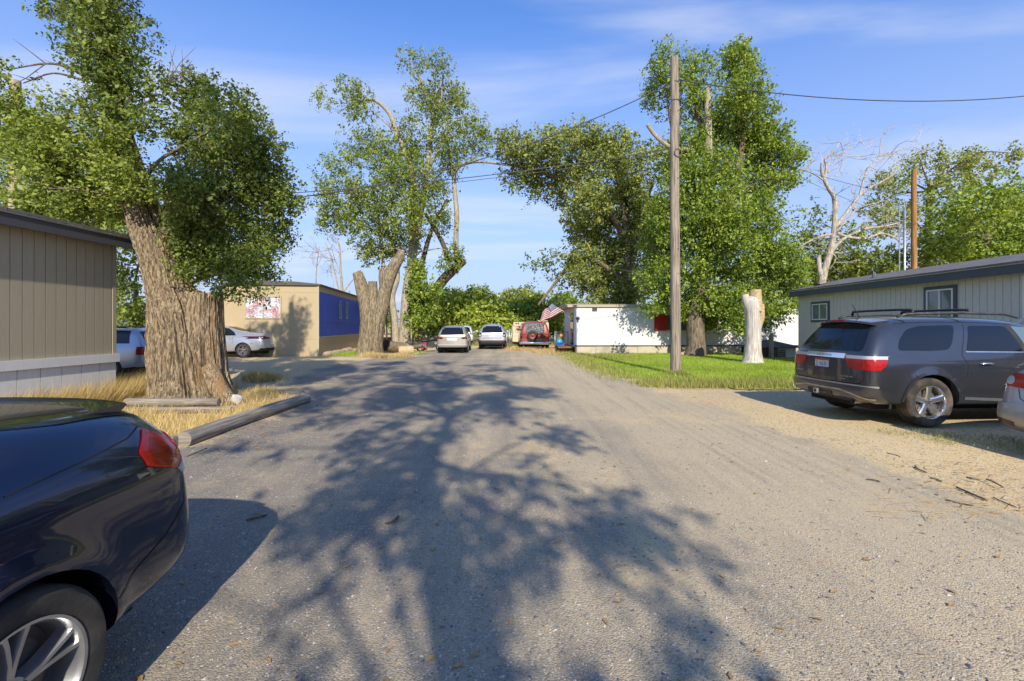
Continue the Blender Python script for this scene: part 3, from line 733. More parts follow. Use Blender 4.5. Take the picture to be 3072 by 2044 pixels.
pole(46, 13.0, 8.6, 0.15, M['pole_light'], 'pale wooden utility pole behind the tan home roof')
p2 = pole(2742, 24.0, 9.85, 0.14, M['pole_brown'], 'rusty brown wooden pole behind the grey home roof')
m_ = MB().tube([(-0.42, 0.1, 0), (-0.40, 0.1, 7.9)], 0.05, 8); m_.build('conduit', M['metal'], p2, True)
mast = thing('antenna_mast', 'thin grey lattice antenna mast beside the brown pole', 'mast', ((2706 - CX) / F * 24.2, 24.2, 0))
for xx in (-0.14, 0.10): MB().tube([(xx, 0, 0), (xx, 0, 8.1)], 0.03, 6).build('mast_leg', M['metal'], mast)
for k in range(16): MB().bar((-0.14, 0, 0.5 + k * 0.5), (0.10, 0, 0.5 + k * 0.5), 0.03, 0.03).build('rung', M['metal'], mast)

def wire(a, b, sag, label, r=0.013, n=28):
    a, b = np.array(a, float), np.array(b, float)
    tt = np.linspace(0, 1, n); pts = a + (b - a) * tt[:, None]; pts[:, 2] -= sag * 4 * tt * (1 - tt)
    o = MB().tube([q - a for q in pts], r, 5).build('utility_wire', M['dark_metal'], None, True, loc=tuple(a))
    return tag(o, label, 'wire', 'wires strung from the utility poles')
ptop = P(2010, 252, 14.75); pmid = P(2012, 446, 14.75)
lft = P(46, 590, 13.0)
wire(ptop, lft, 1.55, 'upper wire from the lawn pole top down to the left pole', 0.017)
wire(pmid, lft + np.array([0, 0, -0.12]), 0.45, 'lower black wire from the lawn pole coil to the left pole')
wire(pmid + np.array([0, 0.05, -0.10]), lft + np.array([0, 0, -0.34]), 0.40, 'lowest thin wire running to the left pole', 0.009)
wire(P(2040, 240, 14.9), P(3500, 215, 19.0), 0.95, 'single wire sagging to the right edge of the sky', 0.017)
wire(P(2040, 300, 14.9), P(2420, 720, 22.5), 0.2, 'wire dropping from the lawn pole into the right-hand trees', 0.012)
wire(P(2400, 508, 24), P(2742, 590, 24.0), 0.15, 'wire crossing the dead tree to the brown pole', 0.012)
wire(P(2380, 520, 24), P(2735, 660, 24.0), 0.25, 'lower wire crossing the dead tree to the brown pole', 0.010)
# ------------------------------------------------------------------ vehicles
def rings_of(tab):
    out = []
    for xl, xb, xt, w, zs, zb, zt, wr in tab:
        g = zt - zb
        pts = [(xl, w - 0.09, zs), (xl, w - 0.02, zs + 0.10), ((xl + xb) / 2, w, zs + 0.50 * (zb - zs)), (xb, w - 0.012, zb - 0.10),
               (xb, w - 0.06, zb), (xb + (xt - xb) * 0.86, wr + (w - 0.06 - wr) * 0.10, zb + 0.86 * g), (xt, wr * 0.62, zt - 0.03 * g - 0.006)]
        out.append((pts, (xt, 0, zt)))
    return out

def body_mesh(tab, bulge=(0.05, 0.08), level=3):
    rg_ = rings_of(tab); v, f = [], []; n = 15
    for pts, c in rg_:
        v += [(x, y, z) for x, y, z in pts] + [c] + [(x, -y, z) for x, y, z in pts[::-1]]
    for i in range(len(rg_) - 1):
        a, b = i * n, (i + 1) * n
        for k in range(n - 1): f.append((a + k, a + k + 1, b + k + 1, b + k))
    def cap(i, sgn, bl):
        pts, c = rg_[i]; base = len(v)
        for k, (x, y, z) in enumerate(pts): v.append((x + sgn * bl * (1.0 if k < 5 else 0.6), 0, z))
        a = i * n
        for k in range(6):
            f.append((a + k, base + k, base + k + 1, a + k + 1)); f.append((a + n - 1 - k, a + n - 2 - k, base + k + 1, base + k))
        f.append((a + 6, base + 6, a + 7)); f.append((a + n - 7, a + 7, base + 6))
        return base
    b0 = cap(0, -1, bulge[0]); b1 = cap(len(rg_) - 1, 1, bulge[1])
    L = len(rg_) - 1
    for i in range(L):
        a, b = i * n, (i + 1) * n; q = [a, a + n - 1, b + n - 1, b]
        if i == 0: q = [a, b0, a + n - 1, b + n - 1, b]
        if i == L - 1: q = [a, a + n - 1, b + n - 1, b1, b]
        f.append(tuple(q))
    me = new_mesh('car_cage', v, f); fix_normals(me)
    o = bpy.data.objects.new('tmp', me); C.objects.link(o)
    md = o.modifiers.new('s', 'SUBSURF'); md.levels = level; md.render_levels = level
    return bake(o)

def bake(o):
    bpy.context.view_layer.update()
    dg = bpy.context.evaluated_depsgraph_get()
    me = bpy.data.meshes.new_from_object(o.evaluated_get(dg), depsgraph=dg)
    old = o.data; bpy.data.objects.remove(o); bpy.data.meshes.remove(old)
    return me

def cut_arches(me, axles, Rw, W, flare=0.022, ra=None):
    """swell the wings round each wheel, then cut the arches out"""
    ra = ra or Rw * 1.14
    n = len(me.vertices); co = np.empty(n * 3, np.float32); me.vertices.foreach_get('co', co); co = co.reshape(-1, 3)
    for ax in axles:
        r = np.hypot(co[:, 0] - ax, co[:, 2] - Rw)
        k = np.exp(-((r - ra) / 0.075) ** 2) * (np.abs(co[:, 1]) > W * 0.35) * (co[:, 2] > Rw * 0.5)
        co[:, 1] += np.sign(co[:, 1]) * flare * k
    me.vertices.foreach_set('co', co.ravel()); me.update()
    o = bpy.data.objects.new('tmp', me); C.objects.link(o); tmp = []
    for ax in axles:
        for s_ in (-1, 1):
            m_ = MB().lathe([(0.0, W / 2 - 0.36), (ra, W / 2 - 0.36), (ra, W / 2 + 0.3), (0.0, W / 2 + 0.3)], 40, 'y', (ax, 0, Rw))
            m_.v = [(x, y * s_, z) for x, y, z in m_.v]
            cm = new_mesh('cut', m_.v, m_.f); b = bmesh.new(); b.from_mesh(cm); bmesh.ops.remove_doubles(b, verts=b.verts, dist=1e-5); bmesh.ops.recalc_face_normals(b, faces=b.faces); b.to_mesh(cm); b.free()
            c = bpy.data.objects.new('cut', cm); C.objects.link(c); tmp.append(c)
            md = o.modifiers.new('b', 'BOOLEAN'); md.operation = 'DIFFERENCE'; md.object = c; md.solver = 'EXACT'
    me2 = bake(o)
    for c in tmp:
        m_ = c.data; bpy.data.objects.remove(c); bpy.data.meshes.remove(m_)
    return me2, ra

class Car:
    def __init__(s, label, loc, yaw, tab, paintm, axles, Rw, W, cat='car', name='parked_car', level=3, flare=0.022, bulge=(0.05, 0.08), zs=0.22):
        s.root = thing(name, label, cat, loc, yaw); s.paint = paintm
        me = body_mesh(tab, bulge, level); me, ra = cut_arches(me, axles, Rw, W, flare)
        me.materials.clear(); me.materials.append(paintm); me.materials.append(M['well'])
        for p_ in me.polygons:
            c = p_.center
            p_.material_index = 1 if any(math.hypot(c.x - a, c.z - Rw) < ra - 0.004 or (abs(abs(c.y) - (W / 2 - 0.36)) < 0.004 and math.hypot(c.x - a, c.z - Rw) < ra + 0.01) for a in axles) and c.z < Rw + ra else 0
            if p_.normal.z < -0.7 and c.z < 0.5: p_.material_index = 1
        me.polygons.foreach_set('use_smooth', [True] * len(me.polygons)); me.set_sharp_from_angle(angle=R(38))
        s.body = link('body', me, None, s.root)
        b = bmesh.new(); b.from_mesh(me); s.bvh = BVHTree.FromBMesh(b); b.free()
        s.Rw, s.W, s.axles = Rw, W, axles
    def hit(s, view, a, b):
        if view == 'L': o, d = (a, 3, b), (0, -1, 0)
        elif view == 'R': o, d = (a, -3, b), (0, 1, 0)
        elif view == 'B': o, d = (-6, a, b), (1, 0, 0)
        elif view == 'F': o, d = (9, a, b), (-1, 0, 0)
        else: o, d = (a, b, 5), (0, 0, -1)
        h, nrm, i, dist = s.bvh.ray_cast(Vector(o), Vector(d))
        if h is None:
            h, nrm, i, dist = s.bvh.find_nearest(Vector(o) + Vector(d) * (5 if view in 'B' else 8 if view == 'F' else 2.2 if view in 'LR' else 4))
        if nrm.dot(Vector(d)) > 0: nrm = -nrm
        return h, nrm
    def decal(s, polys, off, mat, name, parent=None, res=0.05, rnd=0.0, up=0.0):
        """conforming panel: polys = [(view, [(a, b)...])...], lifted off the body by off, with a rim"""
        v, f = [], []
        for view, poly in polys:
            poly = [tuple(q) for q in poly]
            if rnd: poly = round_poly(poly, rnd)
            ar = sum(poly[i - 1][0] * poly[i][1] - poly[i][0] * poly[i - 1][1] for i in range(len(poly)))
            if ar < 0: poly = poly[::-1]
            dense = []
            for i in range(len(poly)):
                p, q = np.array(poly[i]), np.array(poly[(i + 1) % len(poly)])
                k = max(1, int(np.linalg.norm(q - p) / res))
                for j in range(k): dense.append(p + (q - p) * j / k)
            nb = len(dense); dn = np.array(dense)
            gxs = np.arange(dn[:, 0].min() + res / 2, dn[:, 0].max(), res); gys = np.arange(dn[:, 1].min() + res / 2, dn[:, 1].max(), res)
            if len(gxs) and len(gys):
                gp = np.array([(x, y) for x in gxs for y in gys])
                gp = gp[inpoly(gp, dense)]
                if len(gp):
                    dmin = np.min(np.hypot(gp[:, None, 0] - dn[None, :, 0], gp[:, None, 1] - dn[None, :, 1]), 1)
                    dense += list(gp[dmin > res * 0.45])
            r_ = geometry.delaunay_2d_cdt([Vector((float(q[0]), float(q[1]))) for q in dense], [], [list(range(nb))], 1, 1e-5)
            base = len(v); hits = [s.hit(view, q[0], q[1]) for q in r_[0]]
            v += [h + nn * off for h, nn in hits]
            f += [tuple(base + i for i in q) for q in r_[2]]
            ec = {}
            for q in r_[2]:
                for i in range(3):
                    e = tuple(sorted((q[i], q[(i + 1) % 3]))); ec[e] = ec.get(e, 0) + 1
            rim = {}
            for e, cnt in ec.items():
                if cnt == 1:
                    for i in e:
                        if i not in rim: rim[i] = len(v); v.append(hits[i][0] - hits[i][1] * 0.006)
                    f.append((base + e[0], base + e[1], rim[e[1]], rim[e[0]]))
        me = new_mesh(name, v, f)
        b = bmesh.new(); b.from_mesh(me); bmesh.ops.recalc_face_normals(b, faces=b.faces); b.to_mesh(me); b.free()
        o = link(name, me, mat, parent or s.root, True); me.set_sharp_from_angle(angle=R(40))
        return o
    def line(s, view, path, w, mat, name, off=0.0025, parent=None, step=0.03):
        pts = []
        for i in range(len(path) - 1):
            p, q = np.array(path[i], float), np.array(path[i + 1], float); k = max(1, int(np.linalg.norm(q - p) / step))
            for j in range(k): pts.append(p + (q - p) * j / k)
        pts.append(np.array(path[-1], float)); pts = np.array(pts)
        tg = np.gradient(pts, axis=0); tg /= np.linalg.norm(tg, axis=1)[:, None] + 1e-9
        nr = np.stack([-tg[:, 1], tg[:, 0]], 1)
        v = []
        for p, q in zip(pts, nr):
            for sg in (-1, 1):
                h, nn = s.hit(view, *(p + q * sg * w / 2)); v.append(h + nn * off)
        f = [(2 * i, 2 * i + 1, 2 * i + 3, 2 * i + 2) for i in range(len(pts) - 1)]
        me = new_mesh(name, v, f); return link(name, me, mat, parent or s.root, True)
    def text(s, txt, view, a, b, h, mat, name='badge', parent=None, off=0.006, flip=False, width=None):
        vs, fs = text_mesh(txt)
        vs = vs * h
        if width: vs[:, 0] *= width / max(1e-6, vs[:, 0].max())
        v = []
        for x, y in vs:
            hh, nn = s.hit(view, a - x if flip else a + x, b + y); v.append(hh + nn * off)
        return link(name, new_mesh(name, v, fs), mat, parent or s.root)
    def wheels(s, rimR, width, spokes, mat_rim, style='plain', sides=(1, -1), inset=0.03, tyre='tyre', hub=None):
        Rw = s.Rw; w2 = width / 2
        ty = MB().lathe([(rimR, -w2 * 0.9), (rimR + (Rw - rimR) * 0.35, -w2 * 1.02), (rimR + (Rw - rimR) * 0.75, -w2 * 1.02), (Rw * 0.975, -w2 * 0.88), (Rw, -w2 * 0.72),
            (Rw, -w2 * 0.28), (Rw * 0.982, -w2 * 0.26), (Rw * 0.982, -w2 * 0.18), (Rw, -w2 * 0.16), (Rw, w2 * 0.16), (Rw * 0.982, w2 * 0.18), (Rw * 0.982, w2 * 0.26), (Rw, w2 * 0.28),
            (Rw, w2 * 0.72), (Rw * 0.975, w2 * 0.88), (rimR + (Rw - rimR) * 0.75, w2 * 1.02), (rimR + (Rw - rimR) * 0.35, w2 * 1.02), (rimR, w2 * 0.9)], 56, 'y')
        tme = new_mesh('tyre', ty.v, ty.f); fix_normals(tme); tme.materials.append(M[tyre]); tme.polygons.foreach_set('use_smooth', [True] * len(tme.polygons)); tme.set_sharp_from_angle(angle=R(35))
        rm = MB().lathe([(rimR * 1.0, w2 * 0.93), (rimR * 1.015, w2 * 0.97), (rimR * 0.97, w2 * 0.95), (rimR * 0.92, w2 * 0.78), (rimR * 0.90, -w2 * 0.6), (rimR, -w2 * 0.8)], 48, 'y')
        hubr = rimR * (0.24 if style != 'steel' else 0.45)
        rm.lathe([(0.0, w2 * 0.66), (hubr * 0.55, w2 * 0.68), (hubr, w2 * 0.60), (hubr * 1.05, w2 * 0.2)], 24, 'y')
        for k in range(spokes):
            a0 = 2 * PI * k / spokes + PI / 2
            pairs = [0.0] if style in ('wide', 'steel') else [-0.16, 0.16] if style == 'twin' else [0.0]
            for da in pairs:
                wI, wO = (rimR * 0.34, rimR * 0.36) if style == 'wide' else (rimR * 0.11, rimR * 0.10) if style == 'twin' else (rimR * 0.16, rimR * 0.13)
                rings_ = []
                for q, (rr_, ww, yy) in enumerate(((hubr * 0.5, wI, 0.60), (rimR * 0.5, (wI + wO) / 2 * 0.86, 0.74), (rimR * 0.80, wO * 0.95, 0.82), (rimR * 0.955, wO * 1.15, 0.84))):
                    sh = da * (rr_ / rimR) * 1.1
                    ca, sa_ = math.cos(a0 + sh), math.sin(a0 + sh)
                    for oy, wf in ((yy * w2, -0.32), (yy * w2, 0.32), ((yy - 0.10) * w2, 0.5), ((yy - 0.5) * w2, 0.5), ((yy - 0.5) * w2, -0.5), ((yy - 0.10) * w2, -0.5)):
                        rings_.append((rr_ * ca - ww * wf * sa_, oy, rr_ * sa_ + ww * wf * ca))
                fs = [(6 * q + i, 6 * q + (i + 1) % 6, 6 * (q + 1) + (i + 1) % 6, 6 * (q + 1) + i) for q in range(3) for i in range(6)]
                rm.add(rings_, fs)
        rme = new_mesh('rim', rm.v, rm.f); fix_normals(rme); rme.materials.append(mat_rim); rme.polygons.foreach_set('use_smooth', [True] * len(rme.polygons)); rme.set_sharp_from_angle(angle=R(32))
        br = MB().lathe([(0.0, w2 * 0.12), (rimR * 0.72, w2 * 0.12), (rimR * 0.72, -w2 * 0.1), (rimR * 0.9, -w2 * 0.1), (rimR * 0.9, -w2 * 0.5), (0, -w2 * 0.5)], 32, 'y')
        bme = new_mesh('wheel', br.v, br.f); fix_normals(bme); bme.materials.append(M['brake'])
        cp = MB().lathe([(0.0, w2 * 0.72), (hubr * 0.42, w2 * 0.71), (hubr * 0.48, w2 * 0.62)], 20, 'y')
        for k in range(5):
            a = 2 * PI * k / 5 + 0.3; cp.lathe([(0, w2 * 0.70), (0.011, w2 * 0.69), (0.012, w2 * 0.5)], 8, 'y', (hubr * 0.75 * math.cos(a), 0, hubr * 0.75 * math.sin(a)))
        cme = new_mesh('hub_cap', cp.v, cp.f); cme.materials.append(hub or M['dark_metal'])
        for ax in s.axles:
            for sd in (1, -1):
                w = link('wheel', bme, None, s.root, loc=(ax, sd * (s.W / 2 - w2 - inset), Rw))
                if sd < 0: w.rotation_euler = (0, 0, PI)
                link('tyre', tme, None, w); link('rim', rme, None, w); link('hub_cap', cme, None, w)
        return tme, rme
    def under(s, x0, x1, z0, z1, hw):
        MB().box(x0, x1, -hw, hw, z0, z1).build('underbody', M['well'], s.root)
    def handle(s, x, z, mat, ln=0.16, view='L'):
        h, nn = s.hit(view, x, z); sg = 1 if view == 'L' else -1
        m_ = MB().tube([(x - ln / 2, h.y + sg * 0.004, z), (x - ln * 0.4, h.y + sg * 0.026, z + 0.004), (x, h.y + sg * 0.034, z + 0.006), (x + ln * 0.4, h.y + sg * 0.026, z + 0.004), (x + ln / 2, h.y + sg * 0.004, z)], [0.010, 0.015, 0.017, 0.015, 0.010], 8)
        m_.build('door_handle', mat, s.root, True)
    def mirror(s, x, z, sd):
        h, nn = s.hit('L' if sd > 0 else 'R', x, z - 0.05); y0 = h.y
        m_ = MB(); m_.tube([(x, y0, z - 0.03), (x, y0 + sd * 0.06, z)], [0.02, 0.025], 8)
        m_.tube([(x - 0.03, y0 + sd * 0.05, z + 0.03), (x, y0 + sd * 0.06, z + 0.03), (x + 0.01, y0 + sd * 0.15, z + 0.03), (x, y0 + sd * 0.24, z + 0.03)], [0.05, 0.07, 0.085, 0.05], 10)
        m_.build('wing_mirror', s.paint, s.root, True)

def round_poly(p, r, n=5):
    out = []; p = [np.array(q, float) for q in p]
    for i in range(len(p)):
        a, b, c = p[i - 1], p[i], p[(i + 1) % len(p)]
        l1, l2 = np.linalg.norm(a - b), np.linalg.norm(c - b); q = min(r, l1 * 0.45, l2 * 0.45)
        s_, e = b + (a - b) / l1 * q, b + (c - b) / l2 * q
        for t_ in np.linspace(0, 1, n): out.append(tuple((1 - t_) ** 2 * s_ + 2 * t_ * (1 - t_) * b + t_ * t_ * e))
    return out

def text_mesh(txt):
    cu = bpy.data.curves.new('txt', 'FONT'); cu.body = txt; cu.size = 1.0; cu.resolution_u = 2
    o = bpy.data.objects.new('txt', cu); C.objects.link(o)
    bpy.context.view_layer.update(); dg = bpy.context.evaluated_depsgraph_get()
    me = bpy.data.meshes.new_from_object(o.evaluated_get(dg))
    v = np.array([(q.co.x, q.co.y) for q in me.vertices]); f = [tuple(q.vertices) for q in me.polygons]
    bpy.data.objects.remove(o); bpy.data.curves.remove(cu); bpy.data.meshes.remove(me)
    v[:, 0] -= v[:, 0].min(); return v, f

def mirror_y(poly): return [(-a, b) for a, b in poly]

SEDAN = [(-0.95, -0.87, -0.80, 0.74, 0.36, 0.94, 1.12, 0.50), (-0.93, -0.85, -0.77, 0.82, 0.31, 0.95, 1.135, 0.57), (-0.78, -0.74, -0.68, 0.87, 0.26, 0.96, 1.15, 0.64), (-0.40, -0.40, -0.36, 0.885, 0.23, 0.965, 1.165, 0.67),
    (-0.02, -0.02, -0.02, 0.895, 0.21, 0.965, 1.19, 0.66), (0.35, 0.35, 0.35, 0.905, 0.2, 0.965, 1.31, 0.61), (0.78, 0.78, 0.78, 0.91, 0.19, 0.96, 1.44, 0.585), (1.2, 1.2, 1.2, 0.91, 0.19, 0.96, 1.495, 0.585),
    (1.75, 1.75, 1.75, 0.91, 0.19, 0.95, 1.495, 0.585), (2.12, 2.12, 2.12, 0.91, 0.19, 0.94, 1.41, 0.58), (2.48, 2.48, 2.48, 0.905, 0.19, 0.94, 1.23, 0.62), (2.84, 2.84, 2.84, 0.90, 0.2, 0.93, 1.04, 0.68),
    (3.22, 3.22, 3.22, 0.88, 0.2, 0.88, 0.95, 0.66), (3.52, 3.52, 3.50, 0.83, 0.24, 0.80, 0.86, 0.6), (3.70, 3.70, 3.66, 0.70, 0.3, 0.68, 0.73, 0.5)]
SUV = [(-1.00, -0.97, -0.62, 0.76, 0.42, 1.13, 1.66, 0.52), (-0.98, -0.95, -0.60, 0.88, 0.39, 1.13, 1.68, 0.60), (-0.86, -0.84, -0.50, 0.945, 0.34, 1.13, 1.725, 0.67), (-0.42, -0.42, -0.14, 0.955, 0.30, 1.13, 1.755, 0.70),
    (0.30, 0.30, 0.30, 0.96, 0.28, 1.12, 1.775, 0.71), (1.0, 1.0, 1.0, 0.96, 0.28, 1.11, 1.77, 0.71), (1.7, 1.7, 1.7, 0.96, 0.28, 1.10, 1.74, 0.70), (2.2, 2.2, 2.2, 0.955, 0.28, 1.09, 1.64, 0.69),
    (2.58, 2.58, 2.58, 0.95, 0.28, 1.08, 1.44, 0.70), (2.92, 2.92, 2.92, 0.945, 0.28, 1.07, 1.21, 0.75), (3.3, 3.3, 3.3, 0.93, 0.28, 1.04, 1.11, 0.75), (3.7, 3.7, 3.68, 0.90, 0.3, 0.99, 1.05, 0.70), (3.95, 3.95, 3.90, 0.78, 0.36, 0.86, 0.92, 0.6)]
def scaled(tab, fx=1.0, fy=1.0, fz=1.0): return [(a * fx, b * fx, c * fx, w * fy, zs * fz, zb * fz, zt * fz, wr * fy) for a, b, c, w, zs, zb, zt, wr in tab]

def sedan_glass(c, fx=1.0, fz=1.0):
    for vw in 'LR':
        c.decal([(vw, [(0.36 * fx, 1.01 * fz), (0.50 * fx, 1.16 * fz), (0.82 * fx, 1.335 * fz), (1.30 * fx, 1.40 * fz), (1.33 * fx, 1.0 * fz)])], 0.004, M['glass'], 'side_window', rnd=0.05)
        c.decal([(vw, [(1.39 * fx, 1.0 * fz), (1.37 * fx, 1.40 * fz), (1.78 * fx, 1.395 * fz), (2.08 * fx, 1.32 * fz), (2.44 * fx, 1.08 * fz), (2.50 * fx, 0.99 * fz)])], 0.004, M['glass'], 'side_window', rnd=0.05)
        c.line(vw, [(1.36 * fx, 0.98 * fz), (1.38 * fx, 0.5 * fz), (1.36 * fx, 0.27 * fz)], 0.008, M['seam'], 'door_seam')
        c.line(vw, [(0.50 * fx, 1.0 * fz), (0.46 * fx, 0.85 * fz), (0.50 * fx, 0.62 * fz)], 0.008, M['seam'], 'door_seam')
    c.decal([('B', [(-0.56, 1.215 * fz), (0.56, 1.215 * fz), (0.47, 1.415 * fz), (-0.47, 1.415 * fz)])], 0.004, M['glass'], 'rear_window', rnd=0.05)
    c.decal([('F', [(-0.60, 1.08 * fz), (0.60, 1.08 * fz), (0.50, 1.39 * fz), (-0.50, 1.39 * fz)])], 0.004, M['glass'], 'windscreen', rnd=0.05)

M['lamp_dark2'] = lamp_mat('lamp_inner_red', (0.20, 0.006, 0.004))
# --- dark blue sedan, foreground left
navy = paint('navy_paint', (0.009, 0.014, 0.042), 0.7, 0.22, 1.0, 0.02, (0.15, 0.12, 0.09))
c = Car('dark navy blue sedan cut by the left frame edge, tail towards the lane', (-2.525, 1.53, 0.012), R(-91.0), scaled(SEDAN, 1.0, 1.0, 1.045), navy, [0.0, 2.75], 0.332, 1.82, level=3, flare=0.026)
sedan_glass(c, 1.0, 1.045)
c.wheels(0.232, 0.225, 5, M['alloy'], 'twin', inset=0.015)
c.decal([('L', [(-0.555, 0.995), (-0.665, 1.08), (-0.75, 1.02), (-0.825, 0.90), (-0.74, 0.868), (-0.57, 0.925)]), ('B', [(0.55, 1.045), (0.72, 1.02), (0.80, 0.93), (0.74, 0.87), (0.55, 0.90)])], 0.008, M['lamp_red'], 'tail_lamp', rnd=0.012, res=0.025)
c.decal([('L', [(-0.60, 0.985), (-0.665, 1.045), (-0.73, 0.985), (-0.775, 0.905), (-0.72, 0.885), (-0.60, 0.925)])], 0.0095, M['lamp_dark2'], 'lamp_lens', rnd=0.02, res=0.03)
c.decal([('B', [(-0.55, 1.045), (-0.72, 1.02), (-0.80, 0.93), (-0.74, 0.87), (-0.55, 0.90)])], 0.013, M['lamp_red'], 'tail_lamp', rnd=0.03, res=0.03)
c.decal([('L', [(-0.76, 0.862), (-0.835, 0.895), (-0.87, 0.845), (-0.80, 0.825)])], 0.008, M['lamp_clear'], 'reverse_lamp', res=0.03)
c.line('L', [(-0.80, 0.862), (-0.80, 0.68), (-0.66, 0.58), (-0.46, 0.50), (-0.37, 0.44)], 0.006, M['seam'], 'bumper_seam')
c.line('L', [(-0.655, 1.09), (-0.55, 1.06), (-0.3, 1.03), (0.0, 1.0)], 0.005, M['seam'], 'quarter_seam')
c.line('T', [(-0.78, 0.63), (-0.35, 0.655), (0.02, 0.62)], 0.007, M['seam'], 'boot_seam')
c.line('T', [(-0.78, -0.63), (-0.35, -0.655), (0.02, -0.62)], 0.007, M['seam'], 'boot_seam')
# low boot spoiler
m_ = MB(); ys = np.linspace(-0.60, 0.60, 25); pr = []
for y in ys:
    e = 0.6 - abs(y / 0.60) ** 4 * 0.6; xb = -0.83 + 0.10 * (y / 0.6) ** 2
    pr += [(xb + 0.20, y, 1.172), (xb + 0.10, y, 1.184 + 0.012 * e), (xb + 0.0, y, 1.192 + 0.016 * e), (xb - 0.012, y, 1.180 + 0.012 * e), (xb + 0.04, y, 1.145)]
m_.add(pr, [(5 * i + k, 5 * i + (k + 1) % 5, 5 * i + 5 + (k + 1) % 5, 5 * i + 5 + k) for i in range(24) for k in range(5)] + [(0, 1, 2, 3, 4), (124, 123, 122, 121, 120)])
so = m_.build('boot_spoiler', navy, c.root, True, sharp=35); fix_normals(so.data)
c.decal([('B', [(-0.26, 0.84), (0.26, 0.84), (0.26, 0.70), (-0.26, 0.70)])], 0.008, M['plate'], 'number_plate')
for vw in 'LR': c.handle(0.62, 0.86, navy, 0.18, vw); c.handle(1.52, 0.86, navy, 0.18, vw)
c.mirror(2.38, 1.02, 1); c.mirror(2.38, 1.02, -1)
c.under(-0.75, 3.3, 0.16, 0.30, 0.62)
for sd in (1, -1): c.decal([('F', [(sd * 0.42, 0.66), (sd * 0.70, 0.70), (sd * 0.78, 0.62), (sd * 0.5, 0.55)])], 0.01, M['lamp_clear'], 'headlamp')

# --- dark grey SUV on the right
grey = paint('graphite_paint', (0.052, 0.056, 0.068), 0.6, 0.22, 1.0, 0.03, (0.30, 0.25, 0.18))
c = Car('dark graphite SUV with chrome wheels parked facing the grey home', (6.52, 8.08, 0.0), R(3.0), SUV, grey, [0.0, 3.04], 0.385, 1.93, cat='SUV', flare=0.03)
c.wheels(0.262, 0.265, 5, M['chrome'], 'wide', inset=0.012, tyre='dusty_tyre', hub=M['dark_metal'])
for vw in 'LR':
    c.decal([(vw, [(-0.47, 1.20), (-0.40, 1.36), (-0.22, 1.53), (0.02, 1.585), (0.62, 1.60), (0.45, 1.30), (0.36, 1.21), (0.1, 1.195)])], 0.004, M['glass'], 'side_window', rnd=0.07)
    c.decal([(vw, [(0.66, 1.19), (0.86, 1.59), (1.50, 1.59), (1.62, 1.18)])], 0.004, M['glass'], 'side_window', rnd=0.05)
    c.decal([(vw, [(1.72, 1.17), (1.62, 1.585), (1.95, 1.56), (2.25, 1.45), (2.66, 1.19), (2.68, 1.15)])], 0.004, M['glass_clear'], 'side_window', rnd=0.04)
    c.decal([(vw, [(1.635, 1.18), (1.515, 1.59), (1.605, 1.59), (1.705, 1.17)])], 0.0035, M['black'], 'door_pillar')
    c.line(vw, [(0.64, 1.178), (1.64, 1.168), (2.70, 1.14)], 0.016, M['chrome'], 'chrome_strip', 0.006)
    c.line(vw, [(0.80, 1.62), (0.60, 1.22), (0.56, 1.12), (0.62, 0.98), (0.60, 0.80), (0.46, 0.72)], 0.010, M['seam'], 'door_seam')
    c.line(vw, [(1.56, 1.62), (1.66, 1.14), (1.70, 0.95), (1.68, 0.50)], 0.010, M['seam'], 'door_seam')
    c.line(vw, [(0.55, 0.45), (1.5, 0.41), (2.6, 0.42)], 0.045, M['chrome'] if vw == 'R' else M['black'], 'sill_trim', 0.012)
    c.handle(0.92, 0.99, M['chrome'], 0.22, vw); c.handle(1.86, 0.97, M['chrome'], 0.22, vw)
    arch = [(0.0 + 0.462 * math.cos(a), 0.385 + 0.462 * math.sin(a)) for a in np.linspace(R(0), R(178), 40)]
    c.line(vw, arch, 0.035, grey, 'arch_lip', 0.012)
    sg = 1 if vw == 'L' else -1
    c.mirror(2.52, 1.20, sg)
    MB().tube([(-0.25, sg * 0.62, 1.735), (-0.1, sg * 0.63, 1.785), (0.8, sg * 0.64, 1.805), (1.6, sg * 0.63, 1.785), (1.85, sg * 0.61, 1.725)], [0.018, 0.022, 0.022, 0.022, 0.016], 8).build('roof_rail', M['dark_metal'], c.root, True)
for xx in (0.02, 1.0):
    MB().tube([(xx, -0.63, 1.79), (xx, -0.60, 1.855), (xx + 0.01, -0.3, 1.865), (xx + 0.01, 0.3, 1.865), (xx, 0.60, 1.855), (xx, 0.63, 1.79)], [0.025, 0.022, 0.02, 0.02, 0.022, 0.025], 8).build('roof_crossbar', M['black'], c.root, True)
MB().tube([(-0.28, 0.10, 1.74), (-0.42, 0.10, 1.98)], [0.012, 0.005], 6).build('antenna', M['black'], c.root)
c.decal([('B', [(-0.70, 1.18), (0.70, 1.18), (0.66, 1.36), (0.56, 1.60), (-0.56, 1.60), (-0.66, 1.36)])], 0.006, M['glass'], 'rear_window', rnd=0.06)
